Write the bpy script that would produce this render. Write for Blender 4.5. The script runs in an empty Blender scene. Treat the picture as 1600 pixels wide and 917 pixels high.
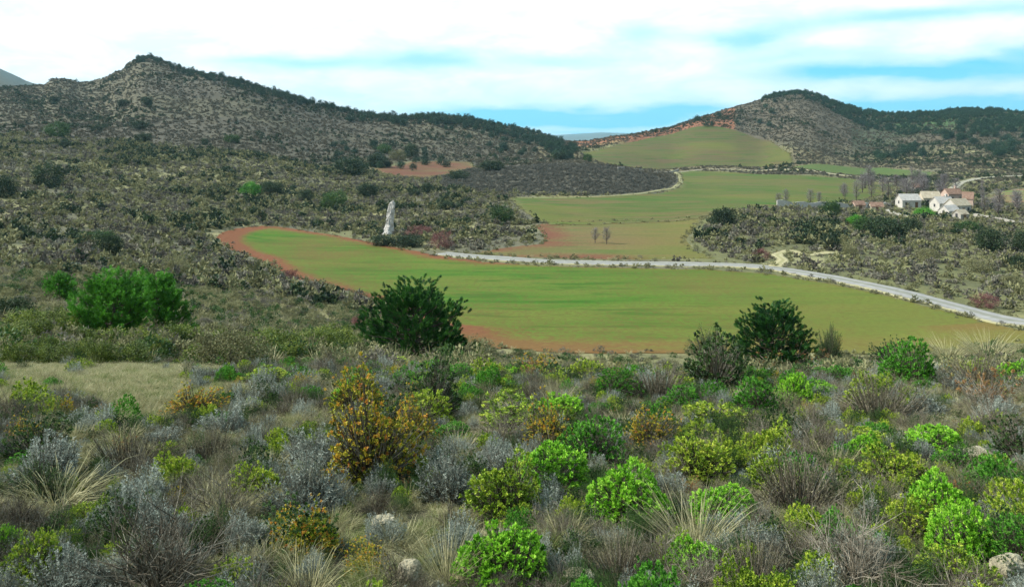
import bpy, math, random
import numpy as np
from mathutils import Matrix
R = math.radians
rng = np.random.default_rng(7)
random.seed(7)
F, CX, HY = 1386.0, 800.0, 215.0          # focal length in photo pixels, centre column, eye-level row
scene = bpy.context.scene
COL = scene.collection

# ------------------------------------------------------------------ tags and linking
def tag(o, label=None, cat=None, group=None, kind=None):
    if label: o['label'] = label
    if cat: o['category'] = cat
    if group: o['group'] = group
    if kind: o['kind'] = kind
    return o
def link(o, parent=None):
    COL.objects.link(o)
    if parent is not None: o.parent = parent
    return o
def empty(name, loc=(0, 0, 0), rz=0.0):
    o = bpy.data.objects.new(name, None); o.location = loc; o.rotation_euler = (0, 0, rz)
    o.empty_display_size = .2
    return link(o)
def copy_tree(o):
    c = o.copy(); link(c)
    for ch in o.children:
        d = ch.copy(); link(d, c)
        for g in ch.children:
            e = g.copy(); link(e, d)
    return c

# ------------------------------------------------------------------ noise
def _hash(ix, iy, s):
    h = (ix.astype(np.int64) * 374761393 + iy.astype(np.int64) * 668265263 + s * 1442695041) & 0xffffffff
    h = ((h ^ (h >> 13)) * 1274126177) & 0xffffffff
    return ((h ^ (h >> 16)) & 0xffff) / 65535.0
def vnoise(x, y, s=0):
    x = np.asarray(x, float); y = np.asarray(y, float)
    ix = np.floor(x); iy = np.floor(y); fx = x - ix; fy = y - iy
    fx = fx * fx * (3 - 2 * fx); fy = fy * fy * (3 - 2 * fy)
    a = _hash(ix, iy, s); b = _hash(ix + 1, iy, s); c = _hash(ix, iy + 1, s); d = _hash(ix + 1, iy + 1, s)
    return (a + (b - a) * fx) * (1 - fy) + (c + (d - c) * fx) * fy
def fbm(x, y, s=0, o=4):
    t = 0; a = .5; n = 0
    for i in range(o):
        t = t + a * vnoise(x * 2 ** i + 17.3 * i, y * 2 ** i - 9.1 * i, s + i); n += a; a *= .5
    return t / n
def sstep(a, b, x):
    t = np.clip((x - a) / (b - a), 0, 1); return t * t * (3 - 2 * t)

# ------------------------------------------------------------------ terrain
def near(D, a=1.6, b=.14): return HY + F * (a + b * D) / D
N = [(1.0, near(1.0)), (2, near(2)), (3, near(3)), (4, near(4)), (5, near(5)), (6.5, near(6.5)), (8, near(8)), (10, near(10)), (12, 600)]
flat = lambda D, z=-25.0: HY - F * z / D
FL = [(d, flat(d)) for d in (110, 125, 140, 160, 180, 200)]
PROF = {
 -300: N + [(16, 590), (20, 575), (28, 560), (40, 525), (60, 480), (90, 440), (120, 410), (160, 372), (220, 320), (300, 272), (400, 225), (550, 175), (700, 150), (850, 138), (1000, 150), (1300, 180), (2500, 235), (9000, 224), (30000, 218)],
 0: N + [(16, 588), (20, 574), (28, 560), (40, 530), (60, 482), (90, 442), (120, 412), (160, 374), (220, 322), (300, 272), (400, 228), (470, 208), (550, 190), (700, 158), (850, 140), (1000, 150), (1300, 180), (2500, 235), (9000, 224), (30000, 218)],
 200: N + [(16, 584), (20, 575), (28, 562), (40, 535), (60, 494), (90, 458), (120, 428), (160, 392), (220, 345), (300, 293), (400, 242), (460, 222), (550, 200), (700, 160), (880, 105), (1050, 130), (1300, 180), (2500, 235), (9000, 224), (30000, 218)],
 400: N + [(16, 584), (20, 580), (28, 568), (45, 547), (65, 518), (90, 487), (120, 456), (140, 438), (160, 422), (180, 406), (200, 388), (225, 366), (260, 342), (300, 318), (350, 290), (400, 262), (440, 246), (520, 228), (620, 190), (760, 140), (900, 150), (1300, 190), (2500, 235), (9000, 224), (30000, 218)],
 500: N + [(16, 584), (20, 584), (28, 575), (45, 553), (65, 530), (90, 503), (120, 470), (140, 450), (160, 431), (180, 408), (200, 388), (225, 368), (260, 350), (300, 332), (350, 308), (400, 288), (450, 270), (520, 250), (620, 218), (780, 165), (900, 170), (1300, 200), (2500, 235), (9000, 224), (30000, 218)],
 600: N + [(16, 586), (20, 590), (28, 583), (45, 562), (65, 545), (90, 520), (120, 488), (140, 463), (160, 431), (180, 408), (200, 388), (225, 368), (260, 348), (300, 326), (350, 302), (400, 284), (450, 270), (520, 258), (620, 232), (800, 180), (950, 185), (1300, 205), (2500, 235), (9000, 224), (30000, 218)],
 700: N + [(16, 588), (20, 596), (28, 592), (45, 570), (65, 562), (90, 546), (110, 525)] + FL[1:] + [(225, 365), (260, 342), (300, 322), (350, 302), (400, 286), (450, 272), (520, 262), (650, 235), (820, 183), (950, 188), (1300, 208), (2500, 235), (9000, 224), (30000, 218)],
 800: N + [(16, 592), (20, 604), (28, 605), (45, 600), (65, 590), (90, 570)] + FL + [(225, 366), (260, 342), (290, 326), (350, 311), (390, 300), (430, 268), (480, 256), (540, 264), (680, 240), (880, 197), (1000, 200), (1300, 212), (2500, 238), (9000, 225), (30000, 218)],
 900: N + [(16, 598), (20, 615), (28, 625), (45, 620), (65, 605), (90, 572)] + FL + [(225, 369), (260, 348), (310, 327), (360, 311), (390, 301), (430, 264), (480, 250), (540, 258), (680, 243), (850, 228), (950, 223), (1300, 228), (2500, 240), (9000, 226), (30000, 218)],
 1000: N + [(16, 603), (20, 622), (28, 632), (45, 628), (65, 610), (90, 573)] + FL + [(225, 369), (260, 348), (310, 327), (360, 311), (390, 302), (430, 276), (480, 266), (540, 268), (650, 262), (780, 236), (950, 207), (1100, 212), (1500, 228), (2500, 240), (9000, 226), (30000, 218)],
 1060: N + [(16, 604), (20, 622), (28, 630), (45, 620), (65, 605), (90, 573)] + FL + [(225, 369), (260, 348), (310, 327), (360, 311), (420, 297), (500, 284), (580, 275), (660, 265), (800, 230), (980, 188), (1100, 195), (1500, 225), (2500, 240), (9000, 226), (30000, 218)],
 1200: N + [(16, 602), (20, 612), (28, 606), (45, 584), (65, 584), (90, 569)] + FL[:4] + [(182, 405), (200, 391), (225, 366), (255, 340), (290, 327), (350, 313), (420, 297), (500, 284), (580, 275), (680, 262), (800, 240), (950, 200), (1150, 150), (1300, 165), (1700, 215), (2500, 240), (9000, 226), (30000, 218)],
 1400: N + [(16, 600), (20, 608), (28, 606), (45, 594), (65, 584), (90, 566), (100, 556), (125, 494), (145, 452), (160, 432), (180, 412), (205, 390), (235, 366), (270, 348), (310, 335), (360, 318), (420, 302), (500, 288), (600, 272), (700, 262), (850, 236), (1000, 205), (1150, 180), (1400, 190), (2000, 235), (9000, 226), (30000, 218)],
 1600: N + [(16, 598), (20, 604), (28, 600), (45, 590), (65, 576), (90, 552), (105, 524), (118, 502), (135, 480), (160, 448), (190, 412), (225, 382), (265, 356), (310, 338), (360, 316), (430, 298), (520, 280), (620, 268), (720, 254), (850, 230), (1000, 200), (1150, 180), (1400, 195), (2000, 235), (9000, 226), (30000, 218)],
 1900: N + [(16, 598), (20, 602), (28, 592), (45, 575), (65, 555), (90, 520), (105, 500), (118, 478), (135, 455), (160, 425), (190, 392), (225, 366), (265, 342), (310, 322), (360, 306), (430, 292), (520, 276), (620, 262), (720, 250), (850, 226), (1000, 200), (1150, 178), (1400, 195), (2000, 235), (9000, 226), (30000, 218)],
}
LD = np.linspace(0, math.log(30000), 1400)
PXG = np.arange(-900, 2501, 10.0)
cols = sorted(PROF)
def gsm(a, s, axis):
    k = np.arange(-int(3 * s) - 1, int(3 * s) + 2); w = np.exp(-.5 * (k / s) ** 2); w /= w.sum()
    pad = [(0, 0)] * a.ndim; pad[axis] = (len(k) // 2, len(k) // 2)
    b = np.pad(a, pad, mode='edge')
    return np.apply_along_axis(lambda v: np.convolve(v, w, 'valid'), axis, b)
PT = np.array([np.interp(LD, np.log([p[0] for p in PROF[c]]), [p[1] for p in PROF[c]]) for c in cols])
PT = gsm(PT, 6, 1)
T = np.array([[0.0]])
T = np.array([np.interp(np.clip(PXG, -300, 1900), cols, PT[:, j]) for j in range(PT.shape[1])]).T
T = gsm(T, 2.2, 0)
SKY = [(-900, 150), (-300, 140), (0, 139), (72, 136), (80, 127), (105, 126), (125, 133), (140, 131), (165, 126), (180, 114), (186, 117), (205, 97), (225, 91), (250, 97), (290, 112), (330, 118), (370, 130), (400, 139), (450, 151), (500, 166), (560, 180), (620, 186), (680, 184), (740, 190), (800, 201), (850, 213), (880, 222), (920, 224), (960, 214), (1000, 208), (1050, 198), (1100, 182), (1150, 166), (1190, 157), (1210, 150), (1245, 146), (1275, 150), (1310, 164), (1350, 177), (1400, 181), (1450, 178), (1500, 174), (1550, 175), (1600, 181), (1700, 190), (1900, 170), (2500, 150)]
tgt = np.interp(PXG, [s[0] for s in SKY], [s[1] for s in SKY])
m = (LD > math.log(560)) & (LD < math.log(1400))
delta = tgt - T[:, m].min(1)
w = sstep(math.log(480), math.log(780), LD) * (1 - sstep(math.log(1400), math.log(2000), LD))
T = T + delta[:, None] * w[None, :]
t2 = np.interp(PXG, [-900, -300, -60, -20, 0, 20, 45, 80, 120, 200, 300, 2500], [60, 70, 98, 101, 107, 116, 128, 135, 150, 200, 240, 240])
T = np.where(LD[None, :] > math.log(1350), np.minimum(T, t2[:, None] + 90 * np.abs(LD - math.log(2300))[None, :]), T)
t3 = np.interp(PXG, [-900, 600, 800, 870, 940, 1000, 1080, 1200, 2500], [230, 216, 209, 211, 207, 209, 208, 212, 214])
T = np.where(LD[None, :] > math.log(5000), np.minimum(T, t3[:, None] + 22 * np.abs(LD - math.log(12000))[None, :]), T)
def Yimg(px, D):
    fx = np.clip((np.asarray(px, float) + 900) / 10, 0, len(PXG) - 1.001); fy = np.clip(np.log(np.maximum(D, 1.0)) / LD[-1] * (len(LD) - 1), 0, len(LD) - 1.001)
    ix = fx.astype(int); iy = fy.astype(int); fx = fx - ix; fy = fy - iy
    return (T[ix, iy] * (1 - fx) + T[ix + 1, iy] * fx) * (1 - fy) + (T[ix, iy + 1] * (1 - fx) + T[ix + 1, iy + 1] * fx) * fy
def base_h(X, Y):
    X = np.asarray(X, float); Y = np.asarray(Y, float)
    D = np.maximum(Y, 1.0); px = np.clip(CX + F * X / D, -900, 2490)
    z = (HY - Yimg(px, D)) / F * D
    return np.where(Y < 1.0, z - (1.0 - Y) * -.03, z)
def hit(px, py, dmin=2.5, dmax=2500):
    D = np.exp(np.linspace(math.log(dmin), math.log(dmax), 4000)); y = Yimg(np.full_like(D, px), D)
    k = np.argmax(y <= py) if (y <= py).any() else len(D) - 1
    d = D[k]
    return (px - CX) / F * d, d
def w2(px, D): return ((px - CX) / F * D, D)
def poly(pts): return np.array([hit(p[0], p[1], 60) if len(p) == 2 else w2(p[0], p[2]) for p in pts])

FIELDS = {
 'green_field': poly([(336, 374), (345, 364), (370, 357), (410, 353), (450, 356), (520, 367), (600, 383), (650, 393), (700, 402), (760, 410), (850, 416), (950, 419), (1100, 421), (1200, 428), (1300, 444), (1400, 466), (1500, 491), (1600, 517), (1720, 0, 104), (2050, 0, 93), (2050, 0, 88), (1720, 0, 98), (1600, 0, 98), (1400, 0, 99), (1200, 0, 99), (1000, 0, 99), (900, 0, 99), (800, 0, 101), (740, 545), (690, 515), (640, 490), (600, 471), (560, 460), (520, 449), (470, 438), (430, 420), (395, 402), (360, 390)]),
 'ploughed_field': poly([(735, 397), (780, 388), (850, 381), (850, 368), (835, 352), (860, 348), (940, 347), (1000, 345), (1100, 338), (1085, 358), (1072, 375), (1085, 392), (1120, 404), (1000, 406), (900, 404), (800, 401)]),
 'meadow': poly([(796, 309), (812, 326), (835, 342), (860, 352), (940, 351), (1000, 349), (1100, 342), (1120, 330), (1190, 327), (1215, 325), (1330, 317), (1390, 303), (1400, 290), (1330, 280), (1240, 274), (1150, 270), (1060, 268), (1064, 280), (1062, 293), (1030, 303), (950, 307), (850, 308)]),
 'hill_field': poly([(905, 238), (960, 228), (1010, 217), (1080, 200), (1110, 196), (1150, 204), (1205, 220), (1235, 240), (1240, 255), (1180, 262), (1060, 262), (965, 261), (930, 252)]),
 'red_field': poly([(580, 265), (640, 254), (690, 252), (735, 254), (745, 262), (705, 272), (660, 279), (610, 275)]),
 'far_pasture': poly([(1235, 262), (1300, 258), (1380, 262), (1460, 270), (1455, 277), (1370, 274), (1290, 270)]),
 'village_pasture': poly([(1535, 312), (1560, 300), (1620, 292), (1700, 292), (1700, 310), (1600, 322)]),
}
def pdist(P, X, Y):
    """signed distance to polygon (negative inside) and nearest edge point"""
    n = len(P); best = np.full(X.shape, 1e18); nx = X.copy(); ny = Y.copy(); ins = np.zeros(X.shape, bool)
    for i in range(n):
        ax, ay = P[i]; bx, by = P[(i + 1) % n]
        ex, ey = bx - ax, by - ay
        t = np.clip(((X - ax) * ex + (Y - ay) * ey) / (ex * ex + ey * ey + 1e-12), 0, 1)
        qx = ax + t * ex; qy = ay + t * ey; d = (X - qx) ** 2 + (Y - qy) ** 2
        u = d < best; best = np.where(u, d, best); nx = np.where(u, qx, nx); ny = np.where(u, qy, ny)
        c = (ay > Y) != (by > Y)
        with np.errstate(divide='ignore', invalid='ignore'):
            xi = ax + (Y - ay) * ex / (by - ay if by != ay else 1e-12)
        ins ^= c & (X < xi)
    d = np.sqrt(best); return np.where(ins, -d, d), nx, ny
def densify(P, n):
    P = np.array(P, float); s = np.r_[0, np.cumsum(np.hypot(*np.diff(P, axis=0).T))]
    q = np.linspace(0, s[-1], n); x = np.interp(q, s, P[:, 0]); y = np.interp(q, s, P[:, 1])
    k = max(1.5, n / 60); return np.c_[gsm(x, k, 0), gsm(y, k, 0)]
ROADS = {
 'road': (densify(poly([(684, 396), (720, 400), (760, 403), (850, 409.5), (950, 412), (1060, 413.5), (1150, 414.5), (1220, 421), (1300, 435), (1400, 456), (1500, 481), (1600, 507), (1720, 0, 110), (2100, 0, 97)]), 260), 3.1),
 'dirt_path': (densify(poly([(1210, 419), (1225, 408), (1212, 400), (1235, 392), (1262, 400), (1300, 395)]), 60), 1.5),
 'field_track': (densify(poly([(1050, 266), (1062, 274), (1064, 286), (1052, 296), (1000, 304), (940, 308), (860, 310), (797, 309)]), 120), 1.1),
 'village_road': (densify(poly([(1480, 312), (1487, 298), (1500, 286), (1530, 279), (1600, 275), (1700, 274)]), 100), 2.6),
 'hill_track': (densify(poly([(1000, 265), (1100, 265), (1200, 266), (1300, 272), (1400, 279)]), 80), 2.0),
}
def polyline_dist(L, X, Y):
    best = np.full(np.shape(X), 1e18)
    st = max(1, len(L) // 40); M = L[::st]
    for a, b in zip(M[:-1], M[1:]):
        e = b - a; t = np.clip(((X - a[0]) * e[0] + (Y - a[1]) * e[1]) / (e @ e + 1e-9), 0, 1)
        best = np.minimum(best, (X - a[0] - t * e[0]) ** 2 + (Y - a[1] - t * e[1]) ** 2)
    return np.sqrt(best)
VIL = hit(1465, 332, 200)
def open_mask(X, Y):
    """0 on cultivated land and roads, 1 on wild land"""
    m = np.ones(np.shape(X)); s = (Y > 80) & (Y < 1100) & (np.abs(X) < 800)
    x = X[s]; y = Y[s]; v = np.ones(x.shape)
    for P in FIELDS.values(): v = np.minimum(v, sstep(.3, 3.0, pdist(P, x, y)[0]))
    for L, hw in ROADS.values(): v = np.minimum(v, sstep(hw + .2, hw + 2.5, polyline_dist(L, x, y)))
    m[s] = v; return m
def rough(X, Y):
    D = np.hypot(X, Y)
    a = .06 + .22 * sstep(20, 80, D) + 1.0 * sstep(150, 700, D) + 30 * sstep(8000, 20000, D) * 0
    s = 1.1 + 4 * sstep(20, 80, D)
    return a * (fbm(X * .45, Y * .45, 3, 3) - .5) * (1 - sstep(25, 60, D)) + a * (fbm(X * .09, Y * .09, 5, 4) - .5) * 2 * sstep(15, 60, D) + 7 * sstep(350, 900, D) * (1 - sstep(1500, 2500, D)) * (fbm(X * .018, Y * .018, 9, 3) - .5) * sstep(520, 700, D)
def H(X, Y, mask=None):
    X = np.asarray(X, float); Y = np.asarray(Y, float)
    if mask is None: mask = open_mask(np.atleast_1d(X), np.atleast_1d(Y)).reshape(np.shape(X))
    return base_h(X, Y) + rough(X, Y) * mask
def h1(x, y): return float(H(np.array([x]), np.array([y]))[0])

# ------------------------------------------------------------------ materials
def newmat(name):
    m = bpy.data.materials.new(name); m.use_nodes = True; nt = m.node_tree; nt.nodes.clear()
    out = nt.nodes.new('ShaderNodeOutputMaterial'); return m, nt, out
class G:
    def __init__(s, nt): s.nt = nt
    def n(s, t, **k):
        x = s.nt.nodes.new(t)
        for a, b in k.items(): setattr(x, a, b)
        return x
    def set(s, sock, v):
        if isinstance(v, bpy.types.NodeSocket): s.nt.links.new(v, sock)
        elif isinstance(v, bpy.types.Node): s.nt.links.new(v.outputs[0], sock)
        else: sock.default_value = v
    def math(s, op, a, b=0.0, c=None, clamp=False):
        x = s.n('ShaderNodeMath', operation=op, use_clamp=clamp); s.set(x.inputs[0], a); s.set(x.inputs[1], b)
        if c is not None: s.set(x.inputs[2], c)
        return x.outputs[0]
    def mix(s, f, a, b, mode='MIX'):
        x = s.n('ShaderNodeMix', data_type='RGBA', blend_type=mode); s.set(x.inputs[0], f); s.set(x.inputs[6], c4(a)); s.set(x.inputs[7], c4(b)); return x.outputs[2]
    def ramp(s, f, stops, interp='LINEAR'):
        x = s.n('ShaderNodeValToRGB'); x.color_ramp.interpolation = interp; e = x.color_ramp.elements
        while len(e) < len(stops): e.new(.5)
        for i, (p, c) in enumerate(stops): e[i].position = p; e[i].color = c4(c)
        s.set(x.inputs[0], f); return x.outputs[0]
    def noise(s, vec, scale, detail=4, rough=.55):
        x = s.n('ShaderNodeTexNoise'); x.inputs['Scale'].default_value = scale; x.inputs['Detail'].default_value = detail; x.inputs['Roughness'].default_value = rough
        if vec is not None: s.set(x.inputs['Vector'], vec)
        return x.outputs[0]
    def obj(s): return s.n('ShaderNodeTexCoord').outputs['Object']
    def mapping(s, vec, sc, rz=0.0):
        x = s.n('ShaderNodeMapping'); x.inputs['Scale'].default_value = sc; x.inputs['Rotation'].default_value = (0, 0, rz); s.set(x.inputs[0], vec); return x.outputs[0]
def c4(c):
    if isinstance(c, (tuple, list)) and len(c) == 3: return (c[0], c[1], c[2], 1)
    return c
def bsdf(g, out, col, rough=.9, bump=None, bs=.3, bd=.05, spec=.2):
    b = g.n('ShaderNodeBsdfPrincipled'); g.set(b.inputs['Base Color'], c4(col)); b.inputs['Roughness'].default_value = rough; b.inputs['Specular IOR Level'].default_value = spec
    if bump is not None:
        u = g.n('ShaderNodeBump'); u.inputs['Strength'].default_value = bs; u.inputs['Distance'].default_value = bd; g.set(u.inputs['Height'], bump); g.set(b.inputs['Normal'], u.outputs[0])
    g.nt.links.new(b.outputs[0], out.inputs[0]); return b
def leafmat(name, stops, rnd=.35, trans=.22, rough=.55, spec=.25):
    m, nt, out = newmat(name); g = G(nt)
    a = g.n('ShaderNodeAttribute', attribute_name='v'); oi = g.n('ShaderNodeObjectInfo')
    f = g.math('ADD', a.outputs['Fac'], g.math('MULTIPLY', g.math('SUBTRACT', oi.outputs['Random'], .5), rnd * 2), clamp=True)
    c = g.ramp(f, stops)
    b = g.n('ShaderNodeBsdfPrincipled'); g.set(b.inputs['Base Color'], c); b.inputs['Roughness'].default_value = rough; b.inputs['Specular IOR Level'].default_value = spec
    t = g.n('ShaderNodeBsdfTranslucent'); g.set(t.inputs[0], c)
    x = g.n('ShaderNodeMixShader'); x.inputs[0].default_value = trans; nt.links.new(b.outputs[0], x.inputs[1]); nt.links.new(t.outputs[0], x.inputs[2]); nt.links.new(x.outputs[0], out.inputs[0])
    return m
def ramp_of(*cs): return [(i / (len(cs) - 1), c) for i, c in enumerate(cs)]
M = {}
M['spurge'] = leafmat('spurge_leaf', ramp_of((.05, .15, .010), (.14, .37, .02), (.26, .54, .035), (.40, .65, .08)), .10, trans=.3)
M['yellowgreen'] = leafmat('yellow_green_leaf', ramp_of((.06, .11, .012), (.17, .28, .02), (.31, .42, .035), (.46, .52, .07)), .15)
M['autumn'] = leafmat('autumn_leaf', ramp_of((.07, .09, .012), (.20, .23, .02), (.38, .36, .03), (.54, .40, .04), (.60, .31, .045), (.42, .17, .04)), .10)
M['rusty'] = leafmat('rusty_leaf', ramp_of((.08, .07, .03), (.22, .14, .05), (.32, .15, .06), (.22, .22, .06)), .12)
M['greyblue'] = leafmat('grey_blue_leaf', ramp_of((.05, .06, .045), (.14, .16, .13), (.26, .29, .24), (.45, .49, .42)), .15, rough=.7)
M['heather'] = leafmat('grey_heather_leaf', ramp_of((.045, .042, .022), (.115, .108, .06), (.20, .185, .11), (.34, .32, .20)), .2, rough=.8)
M['darkgreen'] = leafmat('dark_green_leaf', ramp_of((.012, .03, .010), (.025, .06, .014), (.05, .11, .025), (.10, .16, .04)), .12)
M['bank'] = leafmat('bank_leaf', ramp_of((.02, .04, .008), (.06, .095, .015), (.14, .19, .03), (.25, .29, .05)), .15)
M['deepgreen'] = leafmat('juniper_leaf', ramp_of((.008, .016, .010), (.016, .032, .014), (.03, .055, .02), (.05, .08, .03)), .15)
M['olive'] = leafmat('olive_scrub_leaf', ramp_of((.06, .064, .03), (.13, .132, .062), (.20, .20, .095), (.27, .265, .135)), .3, rough=.8)
M['greyscrub'] = leafmat('grey_scrub_leaf', ramp_of((.06, .056, .045), (.12, .112, .088), (.18, .17, .13), (.25, .24, .17)), .35, rough=.8)
M['pine'] = leafmat('pine_needle', ramp_of((.006, .03, .010), (.015, .07, .014), (.035, .13, .018), (.08, .22, .03)), .08, trans=.15)
M['softpine'] = leafmat('young_pine_needle', ramp_of((.02, .085, .008), (.05, .18, .015), (.09, .29, .025), (.15, .38, .04)), .08, trans=.25)
M['farpine'] = leafmat('far_pine_needle', ramp_of((.008, .022, .016), (.014, .04, .022), (.025, .06, .03), (.04, .085, .035)), .2, trans=.1)
M['dry'] = leafmat('dry_grass_blade', ramp_of((.13, .125, .06), (.24, .23, .11), (.36, .34, .18), (.50, .46, .28)), .2, rough=.7)
M['greengrass'] = leafmat('green_grass_blade', ramp_of((.05, .08, .02), (.11, .16, .04), (.20, .23, .07), (.30, .29, .13)), .2, rough=.7)
M['twig'] = leafmat('bare_twig', ramp_of((.04, .03, .02), (.10, .085, .055), (.20, .175, .13), (.36, .33, .26)), .2, trans=0, rough=.85)
M['knollscrub'] = leafmat('knoll_scrub_leaf', ramp_of((.07, .07, .058), (.12, .12, .098), (.19, .185, .15)), .2, rough=.9)
M['farscrub'] = leafmat('far_scrub_leaf', ramp_of((.085, .08, .056), (.118, .108, .078), (.15, .138, .10)), .25, rough=.9)
M['baretree'] = leafmat('bare_tree_twig', ramp_of((.14, .13, .135), (.22, .20, .205), (.30, .28, .28)), .2, trans=0, rough=.9)
M['redtwig'] = leafmat('reddish_twig', ramp_of((.09, .04, .04), (.17, .08, .07), (.24, .13, .11)), .2, trans=.1, rough=.9)
def bark():
    m, nt, out = newmat('bark'); g = G(nt); v = g.mapping(g.obj(), (1, 1, .2)); n = g.noise(v, 22, 5)
    bsdf(g, out, g.ramp(n, [(.3, (.03, .024, .018)), (.7, (.12, .095, .075))]), .9, n, .8, .02); return m
M['bark'] = bark()
def rockmat(name, a, b, c, sc=3):
    m, nt, out = newmat(name); g = G(nt); o = g.obj(); n = g.noise(o, sc, 6, .65); n2 = g.noise(o, sc * 6, 4)
    col = g.mix(g.math('MULTIPLY', n2, .5), g.ramp(n, [(.3, a), (.5, b), (.72, c)]), (.08, .075, .05))
    bsdf(g, out, col, .92, n2, .7, .05); return m
M['limestone'] = rockmat('limestone', (.16, .145, .10), (.40, .36, .24), (.55, .52, .40), 9)
M['palerock'] = rockmat('pale_rock', (.28, .26, .23), (.50, .48, .45), (.66, .64, .61), .8)

def groundmat():
    m, nt, out = newmat('ground_soil'); g = G(nt); o = g.obj()
    a = g.n('ShaderNodeAttribute', attribute_name='col')
    n1 = g.noise(o, 2.2, 6, .7); n2 = g.noise(o, .11, 6, .7); n3 = g.noise(o, .9, 5, .7)
    f = g.math('ADD', g.math('MULTIPLY', n1, .5), g.math('ADD', g.math('MULTIPLY', n2, .55), g.math('MULTIPLY', n3, .5)))
    k = g.ramp(f, [(.55, (.55, .56, .57)), (.78, (1, 1, 1)), (1.0, (1.5, 1.45, 1.3))])
    col = g.mix(1.0, a.outputs['Color'], k, 'MULTIPLY')
    bsdf(g, out, col, .95, n1, .6, .06, .1); return m
M['ground'] = groundmat()
def fieldmat(name, c1, c2, c3, soil, edge, rz=0.0, sc=(.012, .09, 1), soilamt=.5, thr=.55):
    m, nt, out = newmat(name); g = G(nt); o = g.obj()
    mp = g.mapping(o, sc, rz); n1 = g.noise(mp, 1, 5, .6); n2 = g.noise(o, .035, 4, .6); n3 = g.noise(o, 1.2, 5, .75)
    col = g.ramp(g.math('ADD', g.math('MULTIPLY', n1, .6), g.math('MULTIPLY', n2, .4)), [(.42, c1), (.5, c2), (.57, c3)])
    st = g.noise(g.mapping(o, (sc[0] * 5, sc[1] * 3, 1), rz * .9), 1, 4, .7)
    col = g.mix(g.ramp(st, [(.42, (0, 0, 0)), (.64, (.65, .65, .65))]), col, c1); col = g.mix(g.ramp(st, [(.38, (.7, .7, .7)), (.47, (0, 0, 0))]), col, g.mix(1.0, c3, (.75, .75, .75), 'MULTIPLY'))
    s = g.ramp(g.math('ADD', g.math('MULTIPLY', n2, .5), g.math('MULTIPLY', n3, .5)), [(thr - .04, (0, 0, 0)), (thr + .14, (1, 1, 1))])
    col = g.mix(g.math('MULTIPLY', s, soilamt), col, soil)
    a = g.n('ShaderNodeAttribute', attribute_name='edge')
    e = g.math('ADD', a.outputs['Fac'], g.math('MULTIPLY', g.math('SUBTRACT', n3, .5), 1.3))
    e = g.ramp(e, [(.25, (0, 0, 0)), (.75, (1, 1, 1))])
    col = g.mix(e, col, edge)
    w = g.n('ShaderNodeAttribute', attribute_name='warm')
    col = g.mix(g.math('MULTIPLY', w.outputs['Fac'], g.math('ADD', .45, g.math('MULTIPLY', n1, .8)), clamp=True), col, (.128, .132, .026))
    col = g.mix(g.math('MULTIPLY', g.math('SUBTRACT', n3, .35), 2.2, clamp=True), col, g.mix(1.0, col, (.62, .62, .6), 'MULTIPLY'))
    bsdf(g, out, col, .95, n3, .5, .1, .1); return m
RED = (.165, .066, .030)
M['green_field'] = fieldmat('sown_field', (.100, .130, .020), (.052, .128, .010), (.030, .118, .007), (.145, .088, .03), RED, .12, soilamt=.75, thr=.48)
M['ploughed_field'] = fieldmat('ploughed_soil', (.15, .105, .045), (.135, .125, .042), (.085, .125, .03), (.13, .085, .04), (.15, .062, .035), .1, soilamt=.6, thr=.5)
M['meadow'] = fieldmat('meadow_grass', (.118, .098, .036), (.066, .110, .020), (.032, .112, .010), (.13, .082, .038), (.16, .15, .065), .05, thr=.5)
M['hill_field'] = fieldmat('hill_grass', (.105, .078, .038), (.072, .100, .024), (.040, .098, .015), (.12, .07, .038), (.10, .085, .045), .3, sc=(.006, .02, 1), thr=.48)
M['red_field'] = fieldmat('red_soil', (.125, .055, .034), (.15, .068, .04), (.12, .095, .04), (.16, .13, .06), (.20, .19, .08), .1)
M['far_pasture'] = fieldmat('pasture_grass', (.09, .115, .035), (.07, .115, .028), (.065, .125, .028), (.12, .10, .05), (.14, .14, .07), .1)
M['village_pasture'] = fieldmat('village_grass', (.20, .12, .07), (.12, .17, .04), (.11, .19, .04), (.20, .13, .08), (.16, .15, .07), .1, thr=.5)
def roadmat(name, a, b):
    m, nt, out = newmat(name); g = G(nt); o = g.obj(); n = g.noise(o, .8, 6, .7)
    at = g.n('ShaderNodeAttribute', attribute_name='across')      # 0 at the crown, 1 at the verge
    e = g.ramp(g.math('ADD', at.outputs['Fac'], g.math('MULTIPLY', g.math('SUBTRACT', n, .5), 1.1)), [(.72, (0, 0, 0)), (.95, (1, 1, 1))])
    rut = g.ramp(at.outputs['Fac'], [(0, (.72, .74, .6)), (.22, (.85, .86, .78)), (.42, (1.08, 1.08, 1.08)), (.6, (.95, .95, .93)), (.8, (.85, .85, .8))])
    col = g.mix(e, g.mix(1.0, g.ramp(n, [(.3, a), (.7, b)]), rut, 'MULTIPLY'), (.26, .245, .13))
    bsdf(g, out, col, .9, n, .3, .03); return m
M['road'] = roadmat('worn_road_surface', (.19, .187, .18), (.28, .275, .265))
M['dirt_path'] = roadmat('sandy_path', (.28, .25, .14), (.36, .33, .19))
M['field_track'] = roadmat('grassy_track', (.20, .19, .09), (.27, .255, .14))
M['village_road'] = roadmat('village_road_surface', (.22, .205, .16), (.30, .285, .235))
M['hill_track'] = roadmat('hill_track_surface', (.20, .18, .15), (.28, .25, .21))

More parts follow.
